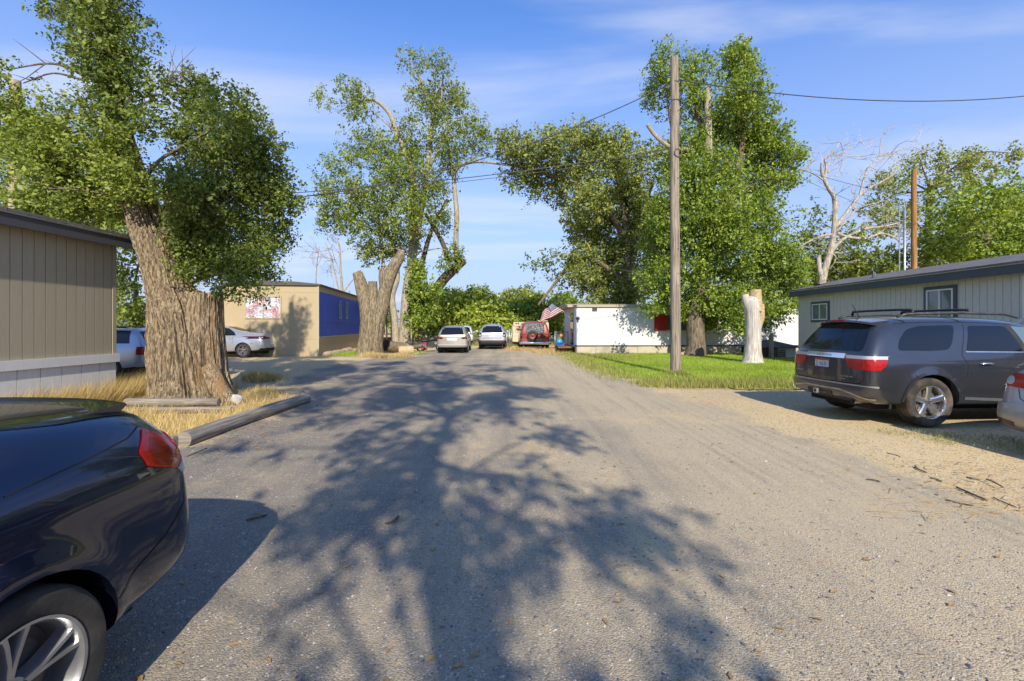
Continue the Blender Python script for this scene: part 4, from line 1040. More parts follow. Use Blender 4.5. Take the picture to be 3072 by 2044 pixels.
# roof spoiler over the hatch
m_ = MB(); ys = np.linspace(-0.62, 0.62, 17); pr = []
for y in ys:
    q = (y / 0.62) ** 2; pr += [(-0.40 + 0.03 * q, y, 1.735 - 0.05 * q), (-0.76 + 0.06 * q, y, 1.70 - 0.055 * q), (-0.765 + 0.06 * q, y, 1.665 - 0.055 * q), (-0.52 + 0.04 * q, y, 1.62 - 0.05 * q)]
m_.add(pr, [(4 * i + k, 4 * i + (k + 1) % 4, 4 * i + 4 + (k + 1) % 4, 4 * i + 4 + k) for i in range(16) for k in range(4)] + [(0, 1, 2, 3), (67, 66, 65, 64)])
so = m_.build('roof_spoiler', grey, c.root, True, sharp=40); fix_normals(so.data)
MB().box(-0.772, -0.762, -0.14, 0.14, 1.672, 1.694).build('brake_lamp', M['lamp_red'], c.root)
c.decal([('B', [(-0.44, 1.125), (0.44, 1.125), (0.44, 1.05), (-0.44, 1.05)])], 0.022, M['chrome'], 'chrome_bar', rnd=0.01)
c.text('DODGE', 'B', 0.17, 1.068, 0.045, M['dark_metal'], width=0.34, flip=True, off=0.024)
for sd in (1, -1):
    # lamp seen from behind and round the corner
    sidev = 'L' if sd > 0 else 'R'
    b_in = [(sd * 0.46, 1.05), (sd * 0.90, 1.05), (sd * 0.90, 0.885), (sd * 0.62, 0.875), (sd * 0.50, 0.94)]
    b_up = [(sd * 0.46, 1.105), (sd * 0.90, 1.105), (sd * 0.90, 1.055), (sd * 0.46, 1.055)]
    s_in = [(-0.93, 1.05), (-0.69, 1.05), (-0.73, 0.96), (-0.82, 0.885), (-0.93, 0.88)]
    s_up = [(-0.93, 1.10), (-0.675, 1.095), (-0.685, 1.055), (-0.93, 1.055)]
    tl = c.decal([('B', b_in), (sidev, s_in)], 0.012, M['lamp_red'], 'tail_lamp', res=0.03)
    c.decal([('B', b_up), (sidev, s_up)], 0.013, M['lamp_clear'], 'tail_lamp_lens', tl, res=0.03)
c.decal([('B', [(-0.10, 1.02), (0.22, 1.02), (0.22, 0.855), (-0.10, 0.855)])], 0.012, M['plate'], 'number_plate')
c.decal([('B', [(-0.10, 1.02), (0.22, 1.02), (0.22, 0.985), (-0.10, 0.985)])], 0.015, M['plate_red'], 'plate_band')
c.decal([('B', [(-0.10, 0.875), (0.22, 0.875), (0.22, 0.855), (-0.10, 0.855)])], 0.015, M['plate_blue'], 'plate_band')
c.text('2J 1653U', 'B', 0.20, 0.895, 0.11, M['plate_blue'], 'plate_lettering', width=0.28, flip=True, off=0.016)
c.text('DURANGO', 'B', 0.76, 0.76, 0.035, M['chrome'], width=0.20, flip=True)
c.text('CITADEL', 'B', -0.36, 0.745, 0.035, M['chrome'], width=0.26, flip=True)
c.text('AWD', 'B', -0.37, 0.70, 0.03, M['chrome'], width=0.10, flip=True)
c.line('B', [(0.80, 1.04), (0.80, 0.74), (0.72, 0.66), (0, 0.645), (-0.72, 0.66), (-0.80, 0.74), (-0.80, 1.04)], 0.012, M['seam'], 'hatch_seam')
bb = [(-0.93, 0.62), (0.93, 0.62), (0.93, 0.38), (0.6, 0.36), (-0.6, 0.36), (-0.93, 0.38)]
c.decal([('B', bb)], 0.028, grey, 'rear_bumper', rnd=0.05)
c.line('B', [(-0.92, 0.625), (0.92, 0.625)], 0.03, M['alloy'], 'bumper_trim', 0.02)
c.line('B', [(-0.88, 0.44), (-0.4, 0.53), (0.4, 0.53), (0.88, 0.46)], 0.02, M['alloy'], 'bumper_crease', 0.032)
c.decal([('B', [(-0.22, 0.49), (0.36, 0.49), (0.36, 0.40), (-0.22, 0.40)])], 0.034, M['black'], 'hitch_panel', rnd=0.04)
m_ = MB(); m_.box(-1.11, -1.02, 0.06, 0.14, 0.405, 0.42); m_.box(-1.11, -1.02, 0.06, 0.14, 0.47, 0.485); m_.box(-1.11, -1.02, 0.06, 0.075, 0.42, 0.47); m_.box(-1.11, -1.02, 0.125, 0.14, 0.42, 0.47); m_.build('tow_hitch', M['metal'], c.root)
m_ = MB().tube([(-0.95, -0.55, 0.36), (-0.60, -0.52, 0.36)], 0.045, 12, False); m_.build('exhaust_pipe', M['metal'], c.root, True)
MB().bar((-0.90, 0.35, 1.22), (-0.86, -0.12, 1.26), 0.02, 0.02).build('rear_wiper', M['black'], c.root)
c.under(-0.75, 3.5, 0.24, 0.42, 0.68)
for sd in (1, -1): c.decal([('F', [(sd * 0.5, 0.92), (sd * 0.78, 0.90), (sd * 0.78, 0.78), (sd * 0.5, 0.80)])], 0.01, M['lamp_clear'], 'headlamp')

# --- silver sedan cut by the right edge
silv = paint('silver_paint', (0.36, 0.36, 0.36), 0.75, 0.30, 1.0, 0.14, (0.36, 0.30, 0.2))
c = Car('silver sedan with round tail lamps and boot spoiler cut by the right frame edge', (7.28, 5.12, 0), R(0), scaled(SEDAN, 1.03, 0.99, 0.985), silv, [0.0, 2.72], 0.315, 1.80)
sedan_glass(c, 1.02, 0.985); c.wheels(0.21, 0.2, 7, M['alloy'])
for sd in (1, -1):
    sv_ = 'L' if sd > 0 else 'R'
    tl = c.decal([('B', [(sd * 0.30, 0.985), (sd * 0.80, 0.985), (sd * 0.86, 0.90), (sd * 0.80, 0.825), (sd * 0.30, 0.79)]), (sv_, [(-0.90, 0.985), (-0.72, 0.96), (-0.68, 0.90), (-0.75, 0.835), (-0.90, 0.82)])], 0.014, M['lamp_red'], 'tail_lamp', res=0.03, rnd=0.02)
    for yy in (0.70, 0.46):
        m2 = c.decal([('B', [(sd * (yy + 0.052 * math.cos(a)), 0.895 + 0.052 * math.sin(a)) for a in np.linspace(0, 2 * PI, 17)[:-1]])], 0.018, M['lamp_clear'], 'lamp_lens', tl, res=0.03)
c.text('AVALON', 'B', 0.50, 0.70, 0.05, M['dark_metal'], width=0.30, flip=True)
c.line('B', [(0.60, 0.80), (0.56, 0.68), (0.42, 0.62), (-0.42, 0.62), (-0.56, 0.68), (-0.60, 0.80)], 0.008, M['seam'], 'boot_seam')
c.decal([('B', [(-0.90, 0.60), (0.90, 0.60), (0.90, 0.36), (0.6, 0.30), (-0.6, 0.30), (-0.90, 0.36)])], 0.045, silv, 'rear_bumper', rnd=0.08)
c.decal([('B', [(0.82, 0.43), (0.55, 0.39), (0.56, 0.36), (0.82, 0.395)])], 0.05, M['lamp_dark'], 'reflector')
m_ = MB(); ys = np.linspace(-0.62, 0.62, 17); pr = []
for y in ys:
    q = abs(y / 0.62) ** 3; zt = 1.195 - 0.11 * q
    pr += [(-0.72, y, zt - 0.012), (-0.80, y, zt + 0.02), (-0.90, y, zt + 0.012), (-0.90, y, zt - 0.012), (-0.80, y, zt - 0.02)]
m_.add(pr, [(5 * i + k, 5 * i + (k + 1) % 5, 5 * i + 5 + (k + 1) % 5, 5 * i + 5 + k) for i in range(16) for k in range(5)] + [(0, 1, 2, 3, 4), (84, 83, 82, 81, 80)])
so = m_.build('boot_spoiler', silv, c.root, True, sharp=40); fix_normals(so.data)
c.decal([('B', [(-0.16, 0.78), (0.16, 0.78), (0.16, 0.64), (-0.16, 0.64)])], 0.01, M['plate'], 'number_plate')
c.mirror(2.42, 1.0, 1); c.mirror(2.42, 1.0, -1); c.under(-0.7, 3.3, 0.16, 0.30, 0.62)

# --- silver sedan by the tan and blue home
silv2 = paint('pale_silver_paint', (0.42, 0.43, 0.47), 0.6, 0.30, 1.0, 0.10)
c = Car('silver sedan with dark tail lamps parked beside the sunny tan wall', (-12.15, 21.4, 0.18), R(180), scaled(SEDAN, 0.97, 0.965, 0.985), silv2, [0.0, 2.64], 0.32, 1.755, level=2)
sedan_glass(c, 0.97, 0.985); c.wheels(0.225, 0.2, 5, M['alloy'], 'twin', inset=0.01)
for sd in (1, -1):
    sv_ = 'L' if sd > 0 else 'R'
    tl = c.decal([('B', [(sd * 0.56, 0.95), (sd * 0.80, 0.95), (sd * 0.84, 0.84), (sd * 0.60, 0.83)]), (sv_, [(-0.89, 0.97), (-0.62, 0.94), (-0.56, 0.90), (-0.62, 0.85), (-0.88, 0.83)])], 0.012, M['lamp_dark'], 'tail_lamp', res=0.04)
    for xx in (-0.72, -0.80): c.decal([(sv_, [(xx + 0.028 * math.cos(a), 0.895 + 0.028 * math.sin(a)) for a in np.linspace(0, 2 * PI, 9)[:-1]])], 0.016, M['lamp_clear'], 'lamp_lens', tl)
c.decal([('B', [(-0.80, 0.42), (0.80, 0.42), (0.80, 0.30), (-0.80, 0.30)])], 0.02, M['black'], 'bumper_valance')
c.decal([('L', [(-0.42, 0.635), (-0.34, 0.635), (-0.34, 0.615), (-0.42, 0.615)])], 0.008, M['lamp_dark'], 'side_marker')
for vw in 'LR': c.handle(0.55, 0.86, silv2, 0.16, vw)
MB().tube([(0.62, 0, 1.40), (0.42, 0, 1.62)], [0.006, 0.004], 5).build('antenna', M['black'], c.root)
c.decal([('B', [(-0.2, 0.66), (0.2, 0.66), (0.2, 0.56), (-0.2, 0.56)])], 0.01, M['plate'], 'number_plate')
c.under(-0.7, 3.2, 0.15, 0.30, 0.6)

# --- silver wagon between the tan home and the trunk
WAG = [(-0.90, -0.93, -0.60, 0.72, 0.36, 0.98, 1.40, 0.50), (-0.89, -0.91, -0.58, 0.81, 0.32, 0.98, 1.42, 0.56), (-0.78, -0.80, -0.50, 0.865, 0.28, 0.98, 1.465, 0.61)] + [(a, a, a, w, .2, zb, zt, wr) for a, w, zb, zt, wr in ((-0.3, .88, .98, 1.49, .63), (.4, .885, .97, 1.505, .63), (1.2, .885, .96, 1.505, .62), (1.8, .88, .95, 1.48, .61), (2.2, .88, .94, 1.36, .61), (2.6, .87, .93, 1.14, .66), (2.95, .87, .92, .99, .68), (3.3, .85, .86, .92, .64), (3.6, .74, .72, .78, .54))]
c = Car('pale silver station wagon half hidden behind the huge trunk', (-11.75, 14.15, 0.05), R(180), WAG, paint('wagon_silver', (0.45, 0.47, 0.52), 0.5, 0.3, 1.0, 0.1), [0.0, 2.7], 0.31, 1.77, cat='car', level=2)
c.wheels(0.2, 0.2, 7, M['alloy'])
for vw in 'LR':
    c.decal([(vw, [(-0.52, 1.03), (-0.40, 1.40), (0.30, 1.42), (0.32, 1.03)])], 0.004, M['glass'], 'side_window', rnd=0.03)
    c.decal([(vw, [(0.40, 1.03), (0.38, 1.42), (1.20, 1.42), (1.22, 1.02)])], 0.004, M['glass'], 'side_window', rnd=0.03)
    MB().tube([(-0.3, 0.60 * (1 if vw == 'L' else -1), 1.49), (0.5, 0.61 * (1 if vw == 'L' else -1), 1.54), (1.6, 0.6 * (1 if vw == 'L' else -1), 1.52)], 0.018, 6).build('roof_rail', M['black'], c.root, True)
c.decal([('B', [(-0.62, 1.02), (0.62, 1.02), (0.52, 1.38), (-0.52, 1.38)])], 0.005, M['glass'], 'rear_window', rnd=0.04)
for sd in (1, -1): c.decal([('B', [(sd * 0.52, 0.93), (sd * 0.80, 0.93), (sd * 0.82, 0.70), (sd * 0.54, 0.70)]), ('L' if sd > 0 else 'R', [(-0.88, 0.93), (-0.76, 0.93), (-0.76, 0.70), (-0.88, 0.70)])], 0.014, M['lamp_red'], 'tail_lamp', res=0.04)
c.decal([('B', [(-0.84, 0.56), (0.84, 0.56), (0.84, 0.36), (-0.84, 0.36)])], 0.03, c.paint, 'rear_bumper', rnd=0.05)
c.text('JGU', 'B', 0.56, 1.06, 0.10, M['plate'], 'window_sticker', width=0.16, flip=True, off=0.008)
c.under(-0.7, 3.1, 0.15, 0.3, 0.6)

# --- far cars
def far_suv(label, loc, yaw, col, fx, fy, fz, name='parked_car', metal=0.6, lamp='rx'):
    pt = paint(label.split()[0] + '_far_paint', col, metal, 0.32, 1.0, 0.14)
    c = Car(label, loc, yaw, scaled(SUV, fx, fy, fz), pt, [0.0, 2.9 * fx], 0.36, 1.93 * fy, cat='SUV', level=2)
    c.wheels(0.225, 0.23, 5, M['alloy'], inset=0.02)
    for vw in 'LR':
        c.decal([(vw, [(-0.42 * fx, 1.2 * fz), (-0.2 * fx, 1.58 * fz), (0.62 * fx, 1.6 * fz), (0.42 * fx, 1.2 * fz)])], 0.004, M['glass'], 'side_window', rnd=0.05, res=0.1)
        c.decal([(vw, [(0.66 * fx, 1.19 * fz), (0.86 * fx, 1.59 * fz), (1.55 * fx, 1.59 * fz), (1.62 * fx, 1.18 * fz)])], 0.004, M['glass'], 'side_window', rnd=0.05, res=0.1)
        sg = 1 if vw == 'L' else -1; c.mirror(2.5 * fx, 1.18 * fz, sg)
        MB().tube([(-0.25, sg * 0.62 * fy, 1.74 * fz), (0.6, sg * 0.63 * fy, 1.815 * fz), (1.7 * fx, sg * 0.6 * fy, 1.74 * fz)], 0.02, 6).build('roof_rail', M['black'], c.root, True)
    c.decal([('B', [(-0.72 * fy, 1.16 * fz), (0.72 * fy, 1.16 * fz), (0.58 * fy, 1.61 * fz), (-0.58 * fy, 1.61 * fz)])], 0.005, M['glass'], 'rear_window', rnd=0.04, res=0.1)
    c.under(-0.7, 3.2 * fx, 0.22, 0.42, 0.68)
    return c, pt
c, pt = far_suv('champagne silver crossover with clear red lamps parked beside the ivy-clad trunks', (-3.52, 27.4, 0), R(92), (0.42, 0.39, 0.32), 0.90, 0.955, 0.945)
for sd in (1, -1): c.decal([('B', [(sd * 0.50, 0.93), (sd * 0.86, 1.02), (sd * 0.88, 0.86), (sd * 0.60, 0.85)])], 0.014, M['lamp_dark'], 'tail_lamp', res=0.06); c.decal([('B', [(sd * 0.60, 0.93), (sd * 0.80, 0.97), (sd * 0.82, 0.90), (sd * 0.66, 0.89)])], 0.02, M['lamp_red'], 'tail_lamp_lens', res=0.06)
c.decal([('B', [(-0.34, 0.92), (0.34, 0.92), (0.26, 0.76), (-0.26, 0.76)])], 0.010, M['plate'], 'number_plate')
c.decal([('B', [(-0.86, 0.70), (0.86, 0.70), (0.86, 0.40), (-0.86, 0.40)])], 0.04, pt, 'rear_bumper', rnd=0.06); c.line('B', [(-0.8, 0.52), (0.8, 0.52)], 0.04, M['lamp_clear'], 'bumper_trim', 0.046)
c, pt = far_suv('bright silver SUV with black lower bumper parked in the middle of the lane end', (-1.36, 32.0, 0), R(90), (0.50, 0.51, 0.54), 1.0, 1.0, 1.0)
for sd in (1, -1): c.decal([('B', [(sd * 0.70, 1.14), (sd * 0.92, 1.14), (sd * 0.92, 0.88), (sd * 0.74, 0.88)])], 0.014, M['lamp_dark'], 'tail_lamp', res=0.06); c.decal([('B', [(sd * 0.76, 1.03), (sd * 0.87, 1.03), (sd * 0.86, 0.92), (sd * 0.77, 0.92)])], 0.02, M['lamp_clear'], 'tail_lamp_lens', res=0.06)
c.decal([('B', [(-0.16, 1.02), (0.16, 1.02), (0.16, 0.86), (-0.16, 0.86)])], 0.012, M['plate'], 'number_plate')
c.decal([('B', [(-0.93, 0.64), (0.93, 0.64), (0.90, 0.36), (-0.90, 0.36)])], 0.03, M['black'], 'rear_bumper', rnd=0.05)
for sd in (1, -1): c.decal([('B', [(sd * 0.40, 0.62), (sd * 0.62, 0.62), (sd * 0.62, 0.57), (sd * 0.40, 0.57)])], 0.036, M['lamp_red'], 'reflector', res=0.06)
c.line('B', [(-0.7, 0.80), (0.7, 0.80)], 0.03, M['chrome'], 'chrome_bar', 0.012)
c, pt = far_suv('white SUV mostly hidden behind the champagne crossover', (-4.10, 38.5, 0), R(90), (0.60, 0.60, 0.61), 0.92, 0.94, 0.96, metal=0.1)
for sd in (1, -1): c.decal([('B', [(sd * 0.66, 1.10), (sd * 0.88, 1.08), (sd * 0.88, 0.92), (sd * 0.70, 0.93)])], 0.014, M['lamp_red'], 'tail_lamp', res=0.06)

# --- red van with the spare wheel
VAN = [(-0.92, -0.92, -0.80, 0.82, 0.42, 1.22, 1.80, 0.66), (-0.91, -0.91, -0.78, 0.92, 0.38, 1.22, 1.83, 0.74), (-0.80, -0.80, -0.70, 0.99, 0.34, 1.22, 1.88, 0.80)] + [(a, a, a, 1.0, .32, 1.2, zt, .82) for a, zt in ((-.3, 1.92), (.6, 1.93), (1.6, 1.93), (2.4, 1.90))] + [(2.9, 2.9, 2.9, .99, .32, 1.18, 1.74, .78), (3.25, 3.25, 3.25, .98, .32, 1.15, 1.42, .80), (3.6, 3.6, 3.6, .96, .34, 1.05, 1.14, .78), (3.95, 3.95, 3.92, .86, .4, .92, .98, .68)]
red = paint('van_red_paint', (0.24, 0.022, 0.012), 0.1, 0.35, 0.8, 0.16)
c = Car('old rust-red van with a spare wheel and taped black rear window', (1.50, 30.7, 0), R(91), VAN, red, [0.0, 3.3], 0.36, 2.0, cat='van', name='parked_van', level=2)
c.wheels(0.2, 0.2, 6, M['dark_metal'], 'steel')
tarp = pm('black_plastic_sheet', (0.03, 0.032, 0.035), (0.10, 0.105, 0.11), 5, 0.25, bump=1.0, bscale=9, bdist=0.06)
c.decal([('B', [(-0.60, 1.15), (-0.36, 1.08), (0.62, 1.20), (0.62, 1.76), (-0.60, 1.76)])], 0.03, tarp, 'window_sheet', res=0.07)
sp = MB().lathe([(0.19, -0.10), (0.24, -0.11), (0.32, -0.10), (0.35, -0.05), (0.35, 0.05), (0.32, 0.10), (0.24, 0.11), (0.19, 0.08)], 36, 'x', (-1.12, 0.18, 0.98)).build('spare_wheel', M['tyre'], c.root, True)
MB().lathe([(0.0, -0.02), (0.06, -0.04), (0.07, 0.0), (0.15, 0.01), (0.20, -0.07), (0.21, 0.0)], 30, 'x', (-1.14, 0.18, 0.98)).build('spare_rim', red, sp, True)
MB().lathe([(0.0, -0.05), (0.05, -0.05), (0.05, 0.0)], 16, 'x', (-1.16, 0.18, 0.98)).build('hub_cap', M['black'], sp)
m_ = MB().tube([(-0.98, 1.0, 0.50), (-1.05, 0.9, 0.50), (-1.07, 0, 0.50), (-1.05, -0.9, 0.50), (-0.98, -1.0, 0.50)], 0.09, 8); m_.v = [(x, y, 0.50 + (z - 0.50) * 1.1) for x, y, z in m_.v]; m_.build('rear_bumper', M['chrome'], c.root, True)
for zz in (0.90, 1.06, 0.70): c.line('B', [(-0.95, zz), (0.95, zz)], 0.018, M['alloy'] if zz == 0.70 else M['lamp_dark'], 'body_crease', 0.006)
c.decal([('B', [(-0.36, 0.94), (-0.60, 0.94), (-0.60, 0.82), (-0.36, 0.82)])], 0.02, M['dark_metal'], 'number_plate')
for sd in (1, -1): c.decal([('B', [(sd * 0.84, 1.0), (sd * 0.94, 1.0), (sd * 0.94, 0.80), (sd * 0.84, 0.80)])], 0.014, M['lamp_dark'], 'tail_lamp', res=0.06); c.mirror(2.95, 1.35, sd)
MB().box(-0.55, 0.4, -0.85, -0.2, 1.92, 1.99).build('roof_load', M['drip'], c.root)
c.under(-0.8, 3.4, 0.26, 0.42, 0.7)
# ------------------------------------------------------------------ trees
def limb(pts, radii, n=24, k=6, amp=0.10, ridges=9.0, seed=0, base=(0, 0, 0), rag=0.0):
    """tapered trunk / limb with bark ridges; pts in world coords, returned relative to base"""
    pr = catmull(np.hstack([np.asarray(pts, float), np.asarray(radii, float)[:, None]]), k)
    c, r = pr[:, :3], pr[:, 3]; m = len(c)
    tg = np.gradient(c, axis=0); tg /= np.linalg.norm(tg, axis=1)[:, None]
    ref = np.cross(tg[0], (0, 1, 0)); ref /= np.linalg.norm(ref)
    a = np.linspace(0, 2 * PI, n, endpoint=False); V = np.zeros((m, n, 3)); ln = 0.0
    for i in range(m):
        ref = ref - tg[i] * ref.dot(tg[i]); ref /= np.linalg.norm(ref); bi = np.cross(tg[i], ref)
        if i: ln += np.linalg.norm(c[i] - c[i - 1])
        q = np.stack([np.cos(a) * ridges / 3, np.sin(a) * ridges / 3, np.full(n, ln * 0.9)], 1)
        big = fbm(q * np.array([0.35, 0.35, 0.5]) + seed, seed, 2) - 0.5
        rid = 1 - np.abs(2 * fbm(q + seed * 3.1, seed + 5, 3) - 1) * 2.2
        rr = r[i] * (1 + amp * 1.6 * big + amp * (rid - 0.5))
        V[i] = c[i] + (np.cos(a)[:, None] * ref + np.sin(a)[:, None] * bi) * rr[:, None]
    if rag:                                                # broken, splintered end
        jag = vnoise(np.stack([np.cos(a) * 2.2, np.sin(a) * 2.2, a * 0 + seed], 1), seed + 50) * 0.6 + vnoise(np.stack([np.cos(a) * 7, np.sin(a) * 7, a * 0], 1), seed + 51) * 0.5 - 0.6
        for q, wq in ((1, 1.0), (2, 0.6), (3, 0.25)): V[m - q] += tg[-1] * (jag * rag * wq)[:, None]
    V = V.reshape(-1, 3) - np.asarray(base)
    f = [(i * n + j, i * n + (j + 1) % n, (i + 1) * n + (j + 1) % n, (i + 1) * n + j) for i in range(m - 1) for j in range(n)]
    v = list(V)
    v.append(c[-1] - np.asarray(base) + tg[-1] * r[-1] * 0.12); ti = len(v) - 1
    tip = [((m - 1) * n + j, (m - 1) * n + (j + 1) % n, ti) for j in range(n)]
    return v, f, tip

def trunk(parent, base, pts, radii, mat, name='trunk', cut=None, **kw):
    v, f, tip = limb(pts, radii, base=base, **kw)
    me = new_mesh(name, v, f + tip); me.materials.append(mat)
    if cut:
        me.materials.append(cut)
        for i in range(len(f), len(f) + len(tip)): me.polygons[i].material_index = 1
    o = link(name, me, None, parent, True); me.set_sharp_from_angle(angle=R(45)); return o

def px_path(lst, d, spread=0.0, rg=None):
    return np.array([P(a, b, d + (rg.normal(0, spread) if rg is not None and spread else 0)) for a, b in lst])

def foliage(clumps, leaf, dens, seed, wind=(-0.15, 0, 0), droop=0.25, thresh=0.30, per=14, wh=0.62, nscale=1.1, toneb=0.0):
    """leaf mesh: clumps = (centre xyz, radii xyz, density factor). Leaves sit on short twigs so that gaps and sprays appear"""
    rg = np.random.default_rng(seed); VV, TT = [], []; tw_all = []
    for (cx, cy, cz, rx, ry_, rz, df) in clumps:
        n = max(3, int(dens * df * PI * rx * rz / per))
        u = rg.normal(size=(n, 3)); u /= np.linalg.norm(u, axis=1)[:, None]
        rad = rg.uniform(0, 1, n) ** 0.42 * (1 + 0.16 * rg.normal(size=n))
        o = np.array([cx, cy, cz]) + u * rad[:, None] * np.array([rx, ry_, rz])
        keep = fbm(o * nscale, seed + 3, 2) > thresh + rg.normal(0, 0.05, n)
        o, u = o[keep], u[keep]; n = len(o)
        if not n: continue
        d = u * 0.6 + rg.normal(0, 0.45, (n, 3)) + np.array([wind[0], wind[1], wind[2] - droop]); d /= np.linalg.norm(d, axis=1)[:, None]
        L = rg.uniform(0.35, 0.9, n) * np.clip(0.45 * (rx + rz) / 2, 0.22, 0.85)
        s = rg.uniform(0, 1, (n, per)); pos = o[:, None] + d[:, None] * (s * L[:, None])[..., None] + rg.normal(0, leaf * 0.75, (n, per, 3))
        pos[..., 2] -= (s * L[:, None]) ** 2 * droop * 0.6
        tone = np.clip(np.repeat(rg.uniform(0.05, 0.85, n)[:, None], per, 1) + rg.normal(0, 0.16, (n, per)) + toneb, 0, 1)
        VV.append(pos.reshape(-1, 3)); TT.append(tone.ravel()); tw_all.append((o, d, L))
    b = np.concatenate(VV); tone = np.concatenate(TT); n = len(b)
    ax = rg.normal(size=(n, 3)) * 0.8 + np.array([wind[0] * 2, wind[1] * 2, -0.35]); ax /= np.linalg.norm(ax, axis=1)[:, None]
    nm = rg.normal(size=(n, 3)) + np.array([0, -0.35, 0.5]); sd = np.cross(ax, nm); sd /= np.linalg.norm(sd, axis=1)[:, None] + 1e-9
    nm = np.cross(sd, ax)
    l = leaf * np.clip(rg.lognormal(-0.06, 0.33, n), 0.4, 2.0)[:, None]; w = l * wh
    mid = b + ax * l * 0.45 + nm * w * 0.12
    v = np.stack([b, mid + sd * w / 2, b + ax * l, mid - sd * w / 2], 1).reshape(-1, 3)
    return v, tone, tw_all

def crown(parent, base, clumps, leaf, dens, seed, mat, name='crown', **kw):
    v, tone, tw = foliage(clumps, leaf * 1.2, dens * 2.0, seed, **kw)
    me = quads_mesh(name, v - np.asarray(base), 4, tone); LEAFN[0] += len(tone)
    o = link(name, me, mat, parent); return o, tw

def twig_mesh(parent, base, tw, mat, frac, r, seed, name='twigs'):
    """bare twigs carrying part of the leaf sprays"""
    rg = np.random.default_rng(seed); m_ = MB()
    for o, d, L in tw:
        for i in np.nonzero(rg.uniform(0, 1, len(o)) < frac)[0]:
            a = o[i] - d[i] * L[i] * 0.7 - np.array([0, 0, L[i] * 0.3]); b = o[i] + d[i] * L[i] * 0.6
            m_.tube([a - base, (a + b) / 2 + rg.normal(0, 0.03, 3) - base, b - base], [r, r * 0.7, r * 0.35], 3, False)
    o = m_.build(name, mat, parent); o['kind'] = 'stuff'; return o

def pc(lst, d, dj=0.0, depth=0.8, df=1.0, seed=0):
    """pixel ellipses -> 3D clumps at distance d"""
    rg = np.random.default_rng(seed); out = []
    for q in lst:
        px, py, rx, rz = q[:4]; f_ = q[4] if len(q) > 4 else 1.0; dd = d + (q[5] if len(q) > 5 else rg.normal(0, dj))
        c = P(px, py, dd); k = dd / F
        out.append((*c, rx * k, min(rx, rz) * k * depth + 0.15, rz * k, f_ * df))
    return out

def branch_net(parent, base, starts, clumps, mat, r0, seed, name='branch', frac=1.0, sub=2):
    """limbs from the trunk top out to the clumps, one mesh per limb"""
    rg = np.random.default_rng(seed); starts = np.asarray(starts, float)
    for c in clumps:
        if rg.uniform() > frac: continue
        e = np.array(c[:3]); st = starts[np.argmin(np.linalg.norm(starts - e, axis=1) + 0.6 * np.maximum(0, starts[:, 2] - e[2]))]
        L = np.linalg.norm(e - st); m_ = MB()
        mid = [st + (e - st) * t + rg.normal(0, 0.05 * L, 3) * math.sin(PI * t) + np.array([0, 0, 0.10 * L * math.sin(PI * t)]) for t in (0, 0.3, 0.65, 1)]
        pts = catmull(np.array(mid), 4)
        m_.tube([q - base for q in pts], list(np.linspace(r0 * min(1, L / 3), r0 * 0.2, len(pts))), 6, False)
        for k in range(sub):
            i = rg.integers(len(pts) // 2, len(pts)); q = pts[i]; dr = rg.normal(0, 1, 3) * np.array(c[3:6]) * 0.8
            m_.tube([q - base, q + dr * 0.5 + rg.normal(0, 0.05, 3) - base, q + dr - base], [r0 * 0.25, r0 * 0.17, r0 * 0.06], 4, False)
        m_.build(name, mat, parent, True)

LEAFN = [0]
# --- A: the huge old trunk on the left with its leaning limb
DA = 9.67
bA = np.array([(585 - CX) / F * DA, DA, 0.0])
tA = thing('old_cottonwood', 'huge old leaning tree with a broken stub on the left, dry grass at its foot', 'tree', bA)
k = DA / F
pts = [P(575, 1225, DA), P(568, 1190, DA), P(558, 1120, DA), P(550, 1020, DA), P(536, 940, DA), P(512, 870, DA), P(492, 790, DA), P(462, 710, DA), P(425, 620, DA), P(385, 500, DA), P(352, 380, DA), P(330, 250, DA), P(318, 100, DA), P(315, -80, DA), P(312, -300, DA)]
rad = [x * k for x in (104, 94, 85, 82, 72, 57, 54, 52, 44, 37, 31, 27, 25, 22, 14)]
trunk(tA, bA, pts, rad, M['bark_old'], n=170, k=14, amp=0.15, ridges=40, seed=4)
# broken right-hand stub
trunk(tA, bA, [P(622, 1215, DA - 0.05), P(620, 1120, DA), P(614, 1000, DA - 0.1), P(614, 930, DA - 0.1), P(615, 884, DA - 0.1)], [x * k for x in (72, 52, 45, 42, 40)], M['bark_old'], 'stub', M['cut'], n=96, k=12, amp=0.17, ridges=30, seed=9, rag=0.30)
# root flare to the right
trunk(tA, bA, [P(628, 1100, DA - 0.2), P(655, 1165, DA - 0.3), P(690, 1205, DA - 0.35), P(725, 1222, DA - 0.3)], [x * k for x in (22, 24, 20, 10)], M['bark_old'], 'root', n=30, k=6, amp=0.12, ridges=12, seed=3)
